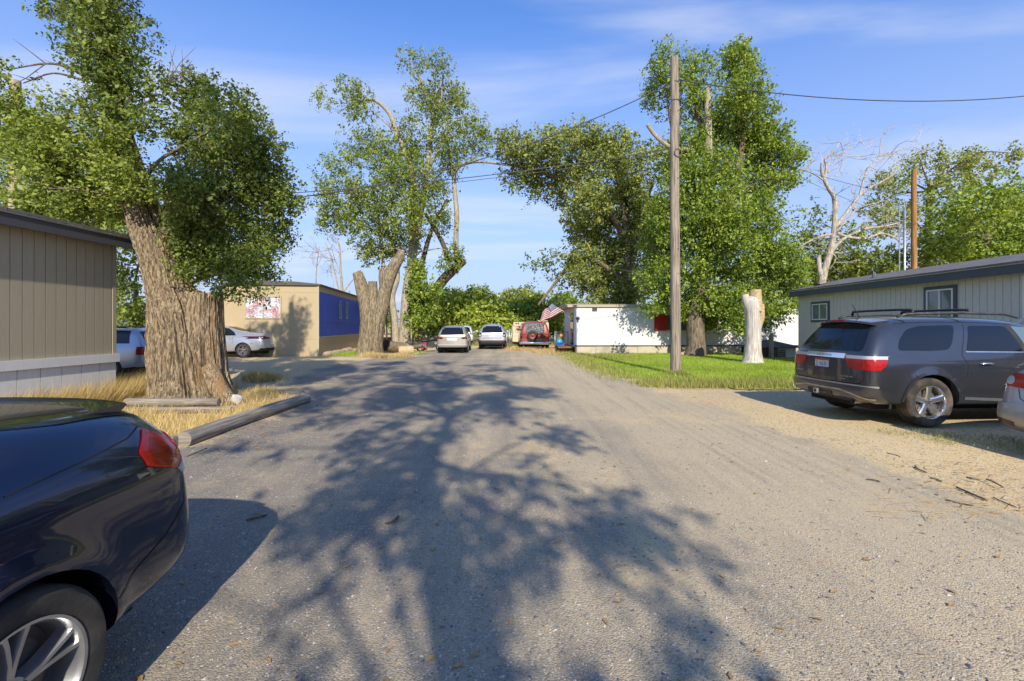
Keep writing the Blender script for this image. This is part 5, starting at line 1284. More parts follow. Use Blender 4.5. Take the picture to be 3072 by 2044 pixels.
# splintered upper stub in the leaves
trunk(tA, bA, [P(545, 760, DA + 0.15), P(535, 650, DA + 0.2), P(530, 560, DA + 0.2), P(528, 520, DA + 0.2)], [x * k for x in (44, 36, 30, 20)], M['bark_old'], 'limb', M['cut'], n=30, k=6, amp=0.14, ridges=12, seed=8)
cl_left = pc([(150, 430, 120, 90), (60, 350, 80, 60, 0.5), (230, 500, 130, 90), (130, 565, 110, 70), (300, 590, 110, 70), (370, 610, 80, 50), (110, 480, 60, 60, 0.6), (330, 480, 90, 80), (240, 320, 50, 50, 0.4), (20, 210, 50, 50, 0.4), (70, 250, 50, 50, 0.3), (420, 560, 60, 60, 0.5), (380, 520, 80, 70, 0.8, -0.6), (430, 570, 70, 50, 0.6, -0.6), (320, 420, 80, 70, 0.8, -0.6), (160, 350, 60, 50, 0.5), (0, 280, 50, 60, 0.5), (100, 400, 110, 90, 0.9, 0.8), (200, 590, 120, 70, 0.9, 0.9), (110, 600, 60, 50, 0.5, 0.9)], DA, 0.7, 0.8, 1.0, 1)
cl_col = pc([(300, 40, 80, 100, 0.9), (330, 160, 80, 80, 0.9), (345, 270, 80, 80), (410, 350, 70, 70, 0.8), (200, 30, 90, 35, 0.45), (140, 20, 50, 25, 0.35), (420, 130, 60, 80, 0.45), (270, 150, 70, 70, 0.5), (215, 130, 45, 40, 0.3), (440, 250, 60, 60, 0.5), (380, 40, 60, 60, 0.5), (470, 300, 40, 40, 0.35), (300, -120, 110, 110, 0.7), (330, -280, 90, 110, 0.7), (220, -80, 90, 60, 0.5), (340, 330, 60, 60, 0.9, -0.6), (320, 220, 55, 70, 0.9, -0.55), (310, 110, 50, 70, 0.9, -0.5), (320, 20, 60, 50, 0.8, -0.5)], DA, 0.4, 0.9, 1.0, 2)
cl_right = pc([(600, 290, 80, 70), (700, 330, 80, 70), (620, 400, 110, 90), (760, 430, 90, 90), (690, 520, 120, 110), (800, 560, 85, 85), (560, 560, 70, 80, 0.8), (850, 620, 50, 70, 0.8), (610, 640, 95, 90), (720, 680, 130, 90), (815, 720, 65, 60, 0.9), (610, 740, 75, 80), (650, 785, 115, 65), (760, 800, 85, 65), (730, 862, 75, 36), (560, 690, 40, 50, 0.5), (530, 480, 40, 70, 0.4), (840, 840, 36, 24, 0.35), (800, 880, 40, 20, 0.3)], DA, 0.55, 0.8, 1.0, 3)
oc_, tw1 = crown(tA, bA, cl_left, 0.057, 1600, 41, M['leaf'], wind=(-0.45, 0, 0), thresh=0.33, nscale=1.6, toneb=0.12)
oc_, tw2 = crown(tA, bA, cl_col, 0.055, 1400, 42, M['leaf_deep'], wind=(-0.35, 0, 0), thresh=0.34, nscale=1.8)
oc_, tw3 = crown(tA, bA, cl_right, 0.053, 1900, 43, M['leaf_deep'], wind=(-0.3, 0, 0), thresh=0.29, nscale=1.7)
twig_mesh(tA, bA, tw1 + tw2 + tw3, M['bark_mid'], 0.12, 0.007, 6)
stA = [P(x, y, DA) for x, y in ((540, 870), (500, 790), (462, 710), (425, 620), (385, 500), (352, 380), (330, 250), (318, 100))]
branch_net(tA, bA, stA, cl_left + cl_col + cl_right, M['bark_mid'], 0.055, 7, frac=0.8)
m_ = MB(); g = np.random.default_rng(8)
for i in range(9):                                         # dead twigs standing out of the crown top
    a = P(510 + g.uniform(-20, 60), 235 + g.uniform(-10, 40), DA); b = P(500 + i * 11 + g.uniform(-10, 10), 130 + g.uniform(0, 90), DA)
    m_.tube([a - bA, (a + b) / 2 + g.normal(0, 0.04, 3) - bA, b - bA], [0.011, 0.008, 0.004], 4, False)
m_.build('dead_twigs', M['bark_mid'], tA)['kind'] = 'stuff'

# --- trees behind the tan home
def bush_tree(label, px, base_py, d, clumps, leaf, dens, seed, mat, trunk_r=0.16, cat='tree', name='leafy_tree', bm='bark_mid', thresh=0.3, group=None, top=None, nscale=0.9, **kw):
    x = (px - CX) / F * d; b = np.array([x, d, zg(x, d)])
    r_ = thing(name, label, cat, b, 0, group)
    zt = top if top is not None else np.mean([c[2] for c in clumps])
    trunk(r_, b, [(x, d, -0.1), (x + 0.05, d, zt * 0.35), (x - 0.1, d, zt * 0.7), (x, d, zt)], [trunk_r * 1.25, trunk_r, trunk_r * 0.8, trunk_r * 0.45], M[bm], n=18, k=5, amp=0.1, seed=seed)
    o, tw = crown(r_, b, clumps, leaf, dens, seed, mat, thresh=thresh, nscale=nscale, **kw)
    branch_net(r_, b, [(x, d, zt * 0.5), (x - 0.1, d, zt * 0.7), (x, d, zt * 0.95)], clumps, M[bm], trunk_r * 0.35, seed + 1, frac=0.7)
    return r_, tw
bush_tree('leafy tree rising behind the tan home roof at the far left', 20, 1000, 16.0, pc([(-40, 430, 60, 100, 0.6), (140, 610, 90, 70), (240, 640, 120, 60), (330, 690, 90, 60), (-60, 560, 70, 90)], 16.0, 0.6, 0.9, 1, 4), 0.10, 330, 51, M['leaf'], wind=(-0.3, 0, 0), toneb=0.1)
bush_tree('dark leafy tree seen between the tan home and the huge trunk', 410, 1060, 19.5, pc([(400, 780, 70, 90), (420, 900, 70, 80), (390, 990, 70, 60), (450, 1000, 60, 60), (420, 700, 70, 60, 0.8), (500, 900, 50, 120, 0.7), (350, 880, 60, 100)], 19.5, 0.6, 0.9, 1, 5), 0.11, 260, 52, M['leaf'], thresh=0.32)
bush_tree('thin scrubby tree left of the sunny tan wall', 665, 1050, 27.0, pc([(640, 960, 60, 70, 0.7), (680, 930, 40, 60, 0.6), (600, 980, 60, 60)], 27.0, 0.4, 0.9, 1, 6), 0.13, 170, 53, M['leaf_olive'], 0.1)

# --- B: sawn-off stump tree by the blue home
DB = 23.9; kb = DB / F
bB = P(1112, 1082, DB); bB[2] = 0.02
tB = thing('sawn_tree', 'thick sawn-off tree with three bare arms beside the blue home', 'tree', bB)
trunk(tB, bB, [P(1108, 1086, DB), P(1107, 1068, DB), P(1112, 1030, DB), P(1116, 980, DB), P(1118, 935, DB)], [x * kb for x in (58, 42, 35, 34, 33)], M['bark_stump'], n=60, k=8, amp=0.11, ridges=18, seed=12)
trunk(tB, bB, [P(1106, 960, DB), P(1098, 915, DB), P(1086, 865, DB), P(1072, 818, DB)], [x * kb for x in (24, 20, 18, 14)], M['bark_stump'], 'arm', M['wood_bare'], n=36, k=8, amp=0.11, ridges=13, seed=13, rag=0.25)
trunk(tB, bB, [P(1119, 950, DB), P(1120, 905, DB), P(1118, 845, DB)], [x * kb for x in (18, 14, 12)], M['bark_stump'], 'arm', M['cut'], n=32, k=8, amp=0.11, ridges=12, seed=14)
trunk(tB, bB, [P(1132, 965, DB), P(1146, 915, DB), P(1160, 855, DB), P(1176, 812, DB), P(1198, 775, DB), P(1206, 752, DB)], [x * kb for x in (23, 20, 19, 18, 14, 8)], M['bark_stump'], 'arm', M['wood_bare'], n=36, k=8, amp=0.12, ridges=13, seed=15, rag=0.25)
trunk(tB, bB, [P(1158, 870, DB), P(1151, 835, DB), P(1150, 806, DB)], [x * kb for x in (18, 15, 12)], M['bark_stump'], 'arm', M['cut'], n=24, k=6, amp=0.11, ridges=10, seed=16)

# --- C: tall pollarded tree group behind it
DC = 33.0; kc = DC / F
bC = P(1215, 1046, DC); bC[2] = 0.05
tC = thing('tall_tree', 'tall ragged tree with pale limbs and ivy-covered trunks behind the sawn tree', 'tree', bC)
def limbs_px(root, base, lst, d, mat, seed):
    kk = d / F
    for i, (path, r0, r1) in enumerate(lst):
        pts = [P(a, b, d + (q[0] if q else 0)) for a, b, *q in path]
        trunk(root, base, pts, [x * kk for x in np.linspace(r0, r1, len(pts))], mat, 'limb', n=14, k=5, amp=0.10, ridges=8, seed=seed + i)
limbs_px(tC, bC, [([(1188, 1048), (1184, 960), (1176, 890), (1192, 830), (1180, 740), (1160, 690)], 11, 5), ([(1212, 1048), (1216, 960), (1222, 870), (1238, 760), (1244, 620), (1230, 500), (1190, 400), (1168, 340), (1120, 300), (1070, 310)], 18, 3),
    ([(1222, 870), (1262, 640), (1285, 480), (1300, 350), (1322, 300), (1330, 220)], 11, 2), ([(1150, 800), (1140, 700), (1130, 600)], 6, 3), ([(1290, 500), (1340, 400), (1400, 340)], 5, 1.5), ([(1300, 350), (1270, 280), (1250, 210)], 5, 1.5)], DC, M['bark_pale'], 60)
limbs_px(tC, bC, [([(1258, 1048), (1252, 960), (1246, 880), (1244, 780)], 20, 12), ([(1262, 1000), (1282, 920), (1322, 850), (1362, 808), (1392, 780)], 16, 13), ([(1246, 880), (1285, 720), (1320, 640), (1345, 600)], 8, 4), ([(1345, 790), (1330, 735), (1300, 680), (1275, 640)], 8, 5)], DC, M['bark_dark'], 70)
limbs_px(tC, bC, [([(1372, 790), (1368, 735), (1370, 640), (1362, 540), (1372, 505), (1410, 488), (1470, 488), (1530, 498)], 9, 2.5), ([(1362, 540), (1345, 450), (1330, 400)], 6, 3)], DC, M['bark_pale'], 80)
cl = pc([(1040, 280, 60, 45, .7), (990, 295, 45, 35, .6), (1085, 320, 50, 50, .8), (1060, 250, 35, 28, .5), (1240, 185, 45, 45, .7), (1320, 195, 42, 40, .7), (1270, 285, 55, 45, .8), (1350, 300, 55, 55), (1300, 330, 45, 40, .7), (1380, 290, 30, 35, .5),
    (1080, 420, 65, 60, .8), (1170, 460, 85, 70), (1260, 400, 65, 70), (1370, 420, 80, 65, .9), (1440, 400, 60, 50, .7), (1480, 440, 50, 50, .6), (1040, 500, 70, 55, .8),
    (1030, 560, 80, 60), (1130, 550, 95, 80), (1240, 540, 80, 90), (975, 590, 38, 50, .8), (1010, 650, 65, 50), (1110, 660, 100, 70), (1190, 720, 80, 55), (1310, 590, 50, 75), (1330, 660, 38, 45, .9), (1240, 650, 60, 70),
    (1365, 765, 34, 38, 1.3), (1350, 480, 40, 50, .8), (1130, 740, 60, 45, .7), (1100, 760, 36, 40, .5)], DC, 1.2, 0.9, 1, 7)
oc_, tw = crown(tC, bC, cl, 0.125, 215, 44, M['leaf'], thresh=0.39, nscale=0.75, wind=(-0.1, 0, 0))
cl2 = pc([(1255, 830, 28, 60), (1268, 900, 34, 50), (1250, 960, 40, 40), (1290, 930, 30, 40, .8), (1300, 860, 34, 28, .5), (1330, 800, 24, 20, .4)], DC - 0.8, 0.3, 0.9, 1, 8)
crown(tC, bC, cl2, 0.16, 230, 45, M['leaf_bright'], 'ivy', thresh=0.25)
twig_mesh(tC, bC, tw, M['bark_mid'], 0.10, 0.014, 46)
branch_net(tC, bC, [P(x, y, DC) for x, y in ((1238, 760), (1244, 620), (1230, 500), (1190, 400), (1130, 620), (1160, 700), (1285, 480), (1300, 350), (1370, 640), (1410, 488))], cl, M['bark_pale'], 0.07, 47, frac=0.7)

# --- E1: dark tree behind the white home, reaching left over the lane
DE = 33.5; bE = P(1895, 1045, DE); bE[2] = 0
tE = thing('spreading_tree', 'dark spreading tree behind the white home, its bough arching left over the lane', 'tree', bE)
limbs_px(tE, bE, [([(1895, 1050), (1892, 960), (1890, 850), (1882, 720), (1870, 620), (1850, 520)], 20, 6), ([(1884, 740), (1830, 640), (1750, 570), (1660, 530), (1560, 500), (1480, 490)], 10, 3), ([(1890, 860), (1800, 790), (1740, 775), (1690, 820), (1650, 870), (1615, 915)], 8, 3), ([(1885, 760), (1930, 640), (1960, 540)], 9, 3)], DE, M['bark_mid'], 90)
cl = pc([(1540, 430, 60, 50, .7), (1600, 470, 70, 60, .8), (1680, 430, 80, 55, .8), (1560, 530, 60, 45, .6), (1640, 560, 70, 45, .6), (1750, 420, 70, 55, .8), (1720, 520, 80, 60), (1800, 480, 80, 70), (1860, 430, 60, 50, .8), (1880, 520, 70, 70), (1780, 600, 70, 60, .9), (1860, 620, 80, 70), (1940, 600, 70, 80),
    (1760, 690, 65, 60), (1840, 720, 90, 70), (1930, 720, 80, 80), (1750, 790, 55, 60), (1830, 820, 80, 60), (1910, 840, 80, 50), (1770, 870, 60, 45), (1850, 890, 80, 35), (1960, 880, 60, 45), (1980, 480, 60, 60, .8), (1690, 600, 40, 30, .4), (1730, 650, 45, 40, .5)], DE, 1.1, 0.9, 1, 9)
oc_, tw = crown(tE, bE, cl, 0.15, 260, 48, M['leaf_olive'], thresh=0.35, nscale=0.7, wind=(-0.25, 0, 0))
clb = pc([(1620, 800, 45, 40, .28), (1660, 770, 40, 40, .28), (1590, 860, 30, 30, .22), (1680, 850, 40, 40, .25), (1710, 790, 36, 40, .4)], DE, 0.4, 0.9, 1, 10)
oc_, twb = crown(tE, bE, clb, 0.16, 150, 49, M['leaf_deep'], thresh=0.2)
twig_mesh(tE, bE, tw + twb, M['bark_dark'], 0.14, 0.014, 50)
branch_net(tE, bE, [P(x, y, DE) for x, y in ((1890, 850), (1882, 720), (1870, 620), (1830, 640), (1750, 570), (1660, 530), (1850, 520))], cl, M['bark_mid'], 0.06, 51, frac=0.7)

# --- E2: big bright elm in front of the white home, behind the pole
DG = 24.3; bG = P(2088, 1068, DG); bG[2] = 0
tG = thing('big_elm', 'big bright green elm in front of the white home, right of the pole', 'tree', bG)
limbs_px(tG, bG, [([(2085, 1074), (2090, 1040), (2086, 960), (2100, 860), (2120, 740), (2130, 600), (2120, 480), (2100, 380), (2085, 280)], 30, 5), ([(2120, 740), (2180, 620), (2220, 480), (2230, 340), (2220, 220)], 15, 3), ([(2125, 640), (2060, 520), (2020, 400), (2000, 270)], 11, 3), ([(2110, 800), (2230, 720), (2320, 660)], 11, 4), ([(2100, 860), (2010, 780), (1950, 740)], 11, 4)], DG, M['bark_mid'], 100)
limbs_px(tG, bG, [([(2128, 480), (2124, 350), (2123, 265)], 11, 9), ([(2075, 450), (2020, 445), (1985, 425), (1960, 400), (1942, 375)], 7, 5)], DG - 0.6, M['bark_pale'], 110)
cl = pc([(2000, 175, 55, 50, .5), (1975, 250, 50, 50, .5), (1960, 300, 40, 45, .45), (2050, 230, 55, 60, .7), (2100, 200, 40, 45, .6), (2120, 290, 55, 55, .7), (2060, 320, 60, 60, .6), (2215, 190, 50, 60), (2200, 160, 35, 35, .8), (2240, 270, 65, 60), (2200, 330, 70, 60), (2270, 350, 60, 60), (2150, 400, 70, 70), (2310, 420, 60, 50), (2360, 470, 50, 36, .9), (2390, 455, 28, 20, .7), (2240, 440, 80, 70), (2080, 430, 60, 60, .8), (2030, 480, 50, 60, .7), (2320, 510, 70, 50, .9), (2370, 540, 40, 30, .6),
    (2140, 510, 80, 70), (2250, 560, 80, 60), (2050, 570, 70, 70), (2150, 620, 90, 70), (2270, 640, 75, 60), (2000, 650, 70, 70), (2090, 690, 90, 70), (2200, 710, 90, 70), (2300, 740, 75, 70), (1990, 740, 70, 70), (2350, 790, 60, 60), (2060, 790, 90, 65), (2170, 800, 95, 60), (2270, 830, 85, 55), (1980, 830, 70, 55), (2380, 840, 45, 45), (2010, 895, 70, 40), (2110, 890, 85, 45), (2210, 900, 85, 45), (2320, 890, 70, 45), (2060, 940, 50, 26, .9), (2140, 950, 70, 34), (2220, 960, 55, 36), (2320, 935, 55, 30, .7), (2300, 970, 36, 24, .4), (1950, 930, 30, 24, .7), (2390, 920, 30, 30, .5), (2010, 930, 36, 24, .8)], DG, 0.95, 0.9, 1, 11)
oc_, tw = crown(tG, bG, cl, 0.11, 450, 54, M['leaf_bright'], thresh=0.31, nscale=0.95, wind=(0.05, 0, 0))
twig_mesh(tG, bG, tw, M['bark_mid'], 0.12, 0.011, 55)
branch_net(tG, bG, [P(x, y, DG) for x, y in ((2100, 860), (2120, 740), (2130, 600), (2120, 480), (2180, 620), (2220, 480), (2060, 520), (2230, 720), (2010, 780), (2230, 340), (2000, 270))], cl, M['bark_mid'], 0.06, 56, frac=0.65)

# --- white peeled stump on the lawn
DS = 19.6; ks = DS / F; bS = P(2257, 1090, DS); bS[2] = 0
tS = thing('peeled_stump', 'tall white peeled stump standing on the green lawn', 'stump', bS)
M['peeled'] = timber('peeled_wood', (0.66, 0.63, 0.58), (0.34, 0.28, 0.21), 2, 0.9)
trunk(tS, bS, [P(2258, 1094, DS), P(2258, 1078, DS), P(2258, 1050, DS), P(2260, 1000, DS), P(2257, 950, DS), P(2255, 915, DS), P(2262, 895, DS)], [x * ks for x in (33, 27, 23, 21, 21, 22, 17)], M['peeled'], n=36, k=8, amp=0.05, ridges=9, seed=21)
trunk(tS, bS, [P(2252, 935, DS), P(2240, 905, DS), P(2234, 884, DS)], [x * ks for x in (15, 12, 10)], M['peeled'], 'arm', M['cut'], n=20, k=6, amp=0.06, ridges=8, seed=22)
trunk(tS, bS, [P(2266, 935, DS), P(2267, 900, DS), P(2266, 870, DS)], [x * ks for x in (19, 17, 16)], M['cut'], 'arm', M['cut'], n=24, k=6, amp=0.08, ridges=10, seed=23)
trunk(tS, bS, [P(2280, 985, DS - 0.1), P(2285, 950, DS - 0.1), P(2286, 912, DS - 0.1)], [x * ks for x in (4, 8, 6)], M['cut'], 'splinter', M['cut'], n=16, k=6, amp=0.1, ridges=8, seed=24)

# --- dead bare tree behind the grey home
DD = 27.0; bD = P(2475, 1040, DD); bD[2] = 0
tD = thing('dead_tree', 'dead bare tree with peeling white limbs behind the grey home', 'tree', bD)
def z8(x, y): return (2300 + x / 2.851, 350 + y / 2.851)
dl = [([(465, 1900), (470, 1440), (450, 1300), (445, 1190)], 9, 7), ([(470, 1440), (500, 1300), (540, 1170), (565, 1050), (580, 950), (585, 800), (575, 690), (545, 640), (495, 550), (470, 470), (470, 400)], 12, 4), ([(495, 550), (510, 430), (500, 360), (570, 300), (630, 215)], 5, 1.6),
    ([(480, 540), (420, 500), (330, 462), (270, 466)], 3, 1.2), ([(580, 950), (640, 880), (720, 770), (800, 670), (900, 600), (980, 560), (1060, 510)], 7, 2), ([(795, 680), (830, 540), (880, 430), (960, 330), (975, 190)], 4, 1), ([(560, 1150), (620, 1080), (700, 1020), (850, 960), (1000, 940), (1130, 910)], 6, 2.5),
    ([(600, 1000), (720, 1035), (860, 1040), (980, 1000), (1100, 1040), (1160, 1100)], 5, 2.5), ([(555, 1010), (480, 1020), (380, 1060), (290, 1110)], 5, 2), ([(600, 980), (700, 870), (790, 770), (850, 760), (1000, 770)], 4, 1.2), ([(520, 480), (600, 430), (690, 345), (800, 345)], 2.4, .8), ([(520, 420), (600, 350), (700, 280), (830, 240)], 2.4, .8),
    ([(960, 340), (1080, 310), (1150, 285), (1370, 284)], 2.2, .7), ([(900, 460), (960, 400), (1060, 320), (1220, 262)], 2.2, .7), ([(545, 1160), (590, 1200), (580, 1250)], 3, 1.4), ([(770, 660), (730, 650), (740, 590), (785, 535)], 1.8, .8)]
limbs_px(tD, bD, [([z8(*q) for q in pth], r0 * 0.85, r1 * 0.8) for pth, r0, r1 in dl], DD, M['wood_bare'], 120)
m_ = MB(); g = np.random.default_rng(17)
def spray(m_, a, dr, ln, r, lev, g, base):
    b = a + dr * ln; mid = (a + b) / 2 + g.normal(0, 0.06 * ln, 3); m_.tube([a - base, mid - base, b - base], [r, r * 0.75, r * 0.45], 3, False)
    if lev:
        for q in range(g.integers(2, 4)):
            t_ = g.uniform(0.35, 1.0); st = a + (b - a) * t_; nd = dr + g.normal(0, 0.5, 3); nd /= np.linalg.norm(nd); spray(m_, st, nd, ln * g.uniform(0.45, 0.75), r * 0.55, lev - 1, g, base)
for pth, r0, r1 in dl[1:]:
    for q in pth[2:]:
        for j in range(2):
            nd = g.normal(0, 0.6, 3) + np.array([0.45, 0, 0.45]); nd /= np.linalg.norm(nd)
            spray(m_, P(*z8(*q), DD), nd, g.uniform(0.5, 1.3), 0.022, 2, g, bD)
m_.build('twigs', M['wood_bare'], tD)['kind'] = 'stuff'

# --- green trees behind the grey home
bush_tree('flat-topped olive tree behind the brown pole', 2790, 900, 33.0, pc([(2690, 540, 60, 40, .6), (2640, 610, 60, 50, .5), (2760, 480, 50, 40, .5), (2860, 490, 80, 40, .9), (2920, 480, 60, 36, .9), (2830, 560, 60, 40, .7), (2700, 660, 70, 50, .6), (2600, 690, 60, 40, .4), (2900, 550, 60, 30, .6), (2760, 600, 40, 40, .4), (3040, 460, 36, 30, .6), (3000, 520, 40, 30, .5), (2660, 560, 40, 40, .4)], 33, 1.0, 0.9, 1, 12), 0.16, 150, 61, M['leaf_olive'], 0.28, bm='bark_dark', thresh=0.33, wind=(0.3, 0, 0), name='olive_tree', nscale=0.7)
bush_tree('dense green tree behind the right end of the grey home', 2960, 900, 27.0, pc([(2860, 640, 80, 55), (2960, 610, 90, 60), (3060, 600, 80, 70), (2840, 720, 85, 60), (2930, 700, 100, 60), (3030, 700, 90, 70), (2850, 790, 90, 45), (2960, 770, 100, 45), (3070, 760, 80, 60), (2790, 770, 50, 50, .8), (3150, 680, 100, 110)], 27, 0.9, 0.9, 1, 13), 0.135, 240, 62, M['leaf_bright'], 0.25, thresh=0.27, name='dense_tree', nscale=0.9)
bush_tree('low olive thicket tree below the dead limbs behind the grey home', 2580, 900, 30.5, pc([(2450, 760, 50, 60), (2530, 790, 70, 45), (2600, 760, 70, 50, .8), (2680, 790, 60, 45, .8), (2500, 840, 80, 40), (2620, 830, 90, 35), (2420, 830, 50, 60), (2390, 700, 40, 40, .3), (2440, 660, 50, 50, .25), (2560, 700, 60, 40, .4)], 30.5, 0.8, 0.9, 1, 14), 0.15, 190, 63, M['leaf'], 0.2, thresh=0.3, nscale=0.8, name='thicket_tree')

# --- far thicket behind the parked cars: separate bushes and trees
FB = [(1330, 47, [(1330, 935, 45, 55), (1350, 905, 40, 40, .8), (1310, 975, 45, 45), (1350, 985, 50, 40)], 'leaf_lime', 'yellow-green bush between the dark porch posts and the crossover'),
      (1385, 50, [(1370, 900, 36, 30), (1400, 925, 45, 50), (1420, 905, 40, 34), (1390, 965, 60, 40)], 'leaf_lime', 'round lime-green tree above the champagne crossover'),
      (1456, 54, [(1448, 890, 22, 36), (1470, 915, 32, 36), (1440, 930, 30, 30)], 'leaf_deep', 'dark blue-green tree rising between the two parked SUVs'),
      (1450, 46, [(1430, 955, 50, 44), (1480, 950, 50, 46), (1515, 965, 40, 40), (1460, 990, 60, 30)], 'leaf_lime', 'low lime-green bush behind the bright silver SUV'),
      (1545, 49, [(1530, 935, 45, 40), (1570, 940, 45, 44), (1550, 975, 60, 40)], 'leaf_lime', 'lime-green bush left of the rust-red van roof'),
      (1525, 62, [(1520, 892, 24, 24, .6), (1545, 890, 24, 22, .6), (1580, 900, 40, 34, .8), (1600, 920, 36, 30, .8)], 'leaf_olive', 'thin olive tree standing above the camper'),
      (1630, 52, [(1620, 920, 40, 40), (1660, 935, 40, 36), (1640, 965, 50, 36)], 'leaf_lime', 'lime-green bush behind the flag'),
      (1690, 55, [(1690, 905, 36, 30), (1700, 940, 40, 40), (1690, 980, 45, 36)], 'leaf_bright', 'green bush beside the white home corner')]
for i, (px, d, cs, mt, lb) in enumerate(FB):
    bush_tree(lb, px, 1020, d, pc(cs, d, 0.6, 0.9, 1, 20 + i), 0.24, 120, 200 + i, M[mt], 0.14, thresh=0.27, name='far_bush' if i != 2 else 'far_tree', group='bushes and trees behind the parked cars', nscale=0.55, wh=0.8)
g = np.random.default_rng(99)
for i, (px, lb) in enumerate(((600, 'distant tree low over the ground left of the sunny tan wall'), (900, 'distant tree beyond the roof of the tan and blue home'), (1150, 'distant tree showing between the arms of the sawn tree'), (1770, 'distant tree beyond the left end of the white home'), (2430, 'distant tree beyond the far corner of the grey home'))):
    d = 70 + g.uniform(-4, 6); x = (px - CX) / F * d
    bush_tree(lb, px, 1000, d, [(x + g.uniform(-2, 2), d, 2.2 + g.uniform(0, 1.5), 5.0, 2.2, 2.6, 1), (x + g.uniform(-4, 4), d, 3.2 + g.uniform(0, 1.0), 3.2, 2, 2.0, 1)], 0.42, 16, 300 + i, M['leaf_bright' if i % 2 else 'leaf'], 0.22, name='distant_tree', nscale=0.3, wh=0.8)

# --- bare dead tree beyond the blue home
DN = 44.0; bN = P(1005, 1020, DN); bN[2] = 0.1
tN = thing('bare_tree', 'thin leafless tree beyond the tan and blue home roof', 'tree', bN)
limbs_px(tN, bN, [([(1030, 1030), (1028, 900), (1022, 820), (1018, 740), (1008, 715)], 5, 1.6), ([(945, 1030), (947, 860), (950, 800), (958, 740)], 3, 1), ([(1022, 900), (1000, 800), (985, 750), (975, 725)], 2.6, .8), ([(1028, 880), (1050, 850), (1085, 810)], 2.4, 1)], DN, M['bark_pale'], 140)
m_ = MB()
for q in ((1018, 760), (1022, 820), (1010, 730), (1000, 790), (985, 750), (950, 800), (955, 760), (1005, 780), (995, 830)):
    for j in range(3):
        nd = g.normal(0, 0.5, 3) + np.array([-0.3, 0, 0.5]); nd /= np.linalg.norm(nd); spray(m_, P(*q, DN), nd, g.uniform(0.8, 1.8), 0.03, 2, g, bN)
m_.build('twigs', M['bark_pale'], tN)['kind'] = 'stuff'

# --- the tree behind the photographer whose shade dapples the lane
bT = np.array([1.3, -6.5, 0.0])
tT = thing('shade_tree', 'tall leafy tree behind the photographer shading the lane', 'tree', bT)
trunk(tT, bT, [bT + np.array(q) for q in ((0, 0, -0.1), (0.1, 0, 2.5), (-0.1, 0.1, 5), (-0.55, 0.2, 7.5), (-0.3, 0.3, 9.5), (-0.9, 0.2, 12), (-0.7, 0.2, 14.5))], [0.42, 0.32, 0.2, 0.12, 0.08, 0.05, 0.02], M['bark_old'], n=30, k=6, amp=0.1, seed=31)
g = np.random.default_rng(5)
cl = []
for (yd, xc, hw, dens_) in ((2.3, -0.75, .65, .6), (3.2, -0.8, .85, .65), (4.2, -0.8, 1.4, .75), (5.3, -1.1, 2.0, .8), (6.7, -1.5, 2.5, .9), (8.2, -1.8, 2.7, 1.0), (9.8, -1.9, 2.5, 1.1), (11.6, -2.3, 3.2, 1.1), (13.5, -2.7, 3.9, 1.1), (16.0, -3.6, 4.2, 1.1), (19.0, -4.5, 4.0, 1.)):
    hgt = (yd - bT[1]) * math.tan(SUN_EL); xo = SX * (yd - bT[1])
    for j in range(7):
        cl.append((xc + xo + ((j + 0.5) / 3.5 - 1) * hw + g.normal(0, 0.25), bT[1] + g.normal(0, 0.9), hgt + g.normal(0, 0.35), g.uniform(0.35, 0.75) * min(1, 0.35 + yd / 13), 0.7, g.uniform(0.35, 0.7) * min(1, 0.4 + yd / 13), dens_ * g.uniform(0.6, 1.4)))
oc_, tw = crown(tT, bT, cl, 0.12, 300, 71, M['leaf'], thresh=0.47, nscale=1.25)
twig_mesh(tT, bT, tw, M['bark_mid'], 0.2, 0.014, 72)
branch_net(tT, bT, [bT + np.array(q) for q in ((-0.1, 0.1, 5), (-0.1, 0.2, 7.5), (-0.2, 0.2, 9.5), (-0.2, 0.3, 12))], cl, M['bark_mid'], 0.05, 73)
for i, (x_, y_, lb) in enumerate(((-14, -20, 'unseen leafy tree added for reflections behind the photographer beyond the tan home'), (-6, -26, 'unseen round tree added for reflections far behind the photographer on the left'), (7, -27, 'unseen round tree added for reflections far behind the photographer on the right'), (15, -22, 'unseen leafy tree added for reflections behind the photographer beyond the silver sedan'), (22, -14, 'unseen leafy tree added for reflections right of and behind the photographer'))):  # unseen trees added so car paint and glass reflect something darker than sky
    px_ = CX + x_ / y_ * F
    b_ = np.array([x_, y_, 0.0]); r_ = thing('leafy_tree', lb, 'tree', b_)
    trunk(r_, b_, [(x_, y_, -0.1), (x_ + 0.1, y_, 1.6), (x_, y_, 4.2)], [0.24, 0.18, 0.08], M['bark_mid'], n=16, k=5, amp=0.1, seed=400 + i)
    cs = [(x_ + g.normal(0, 1.5), y_ + g.normal(0, 1), 3.2 + g.uniform(-1.6, 2.0), 2.3, 1.8, 1.6, 1) for q in range(6)]
    crown(r_, b_, cs, 0.26, 50, 410 + i, M['leaf'], thresh=0.28, nscale=0.5)
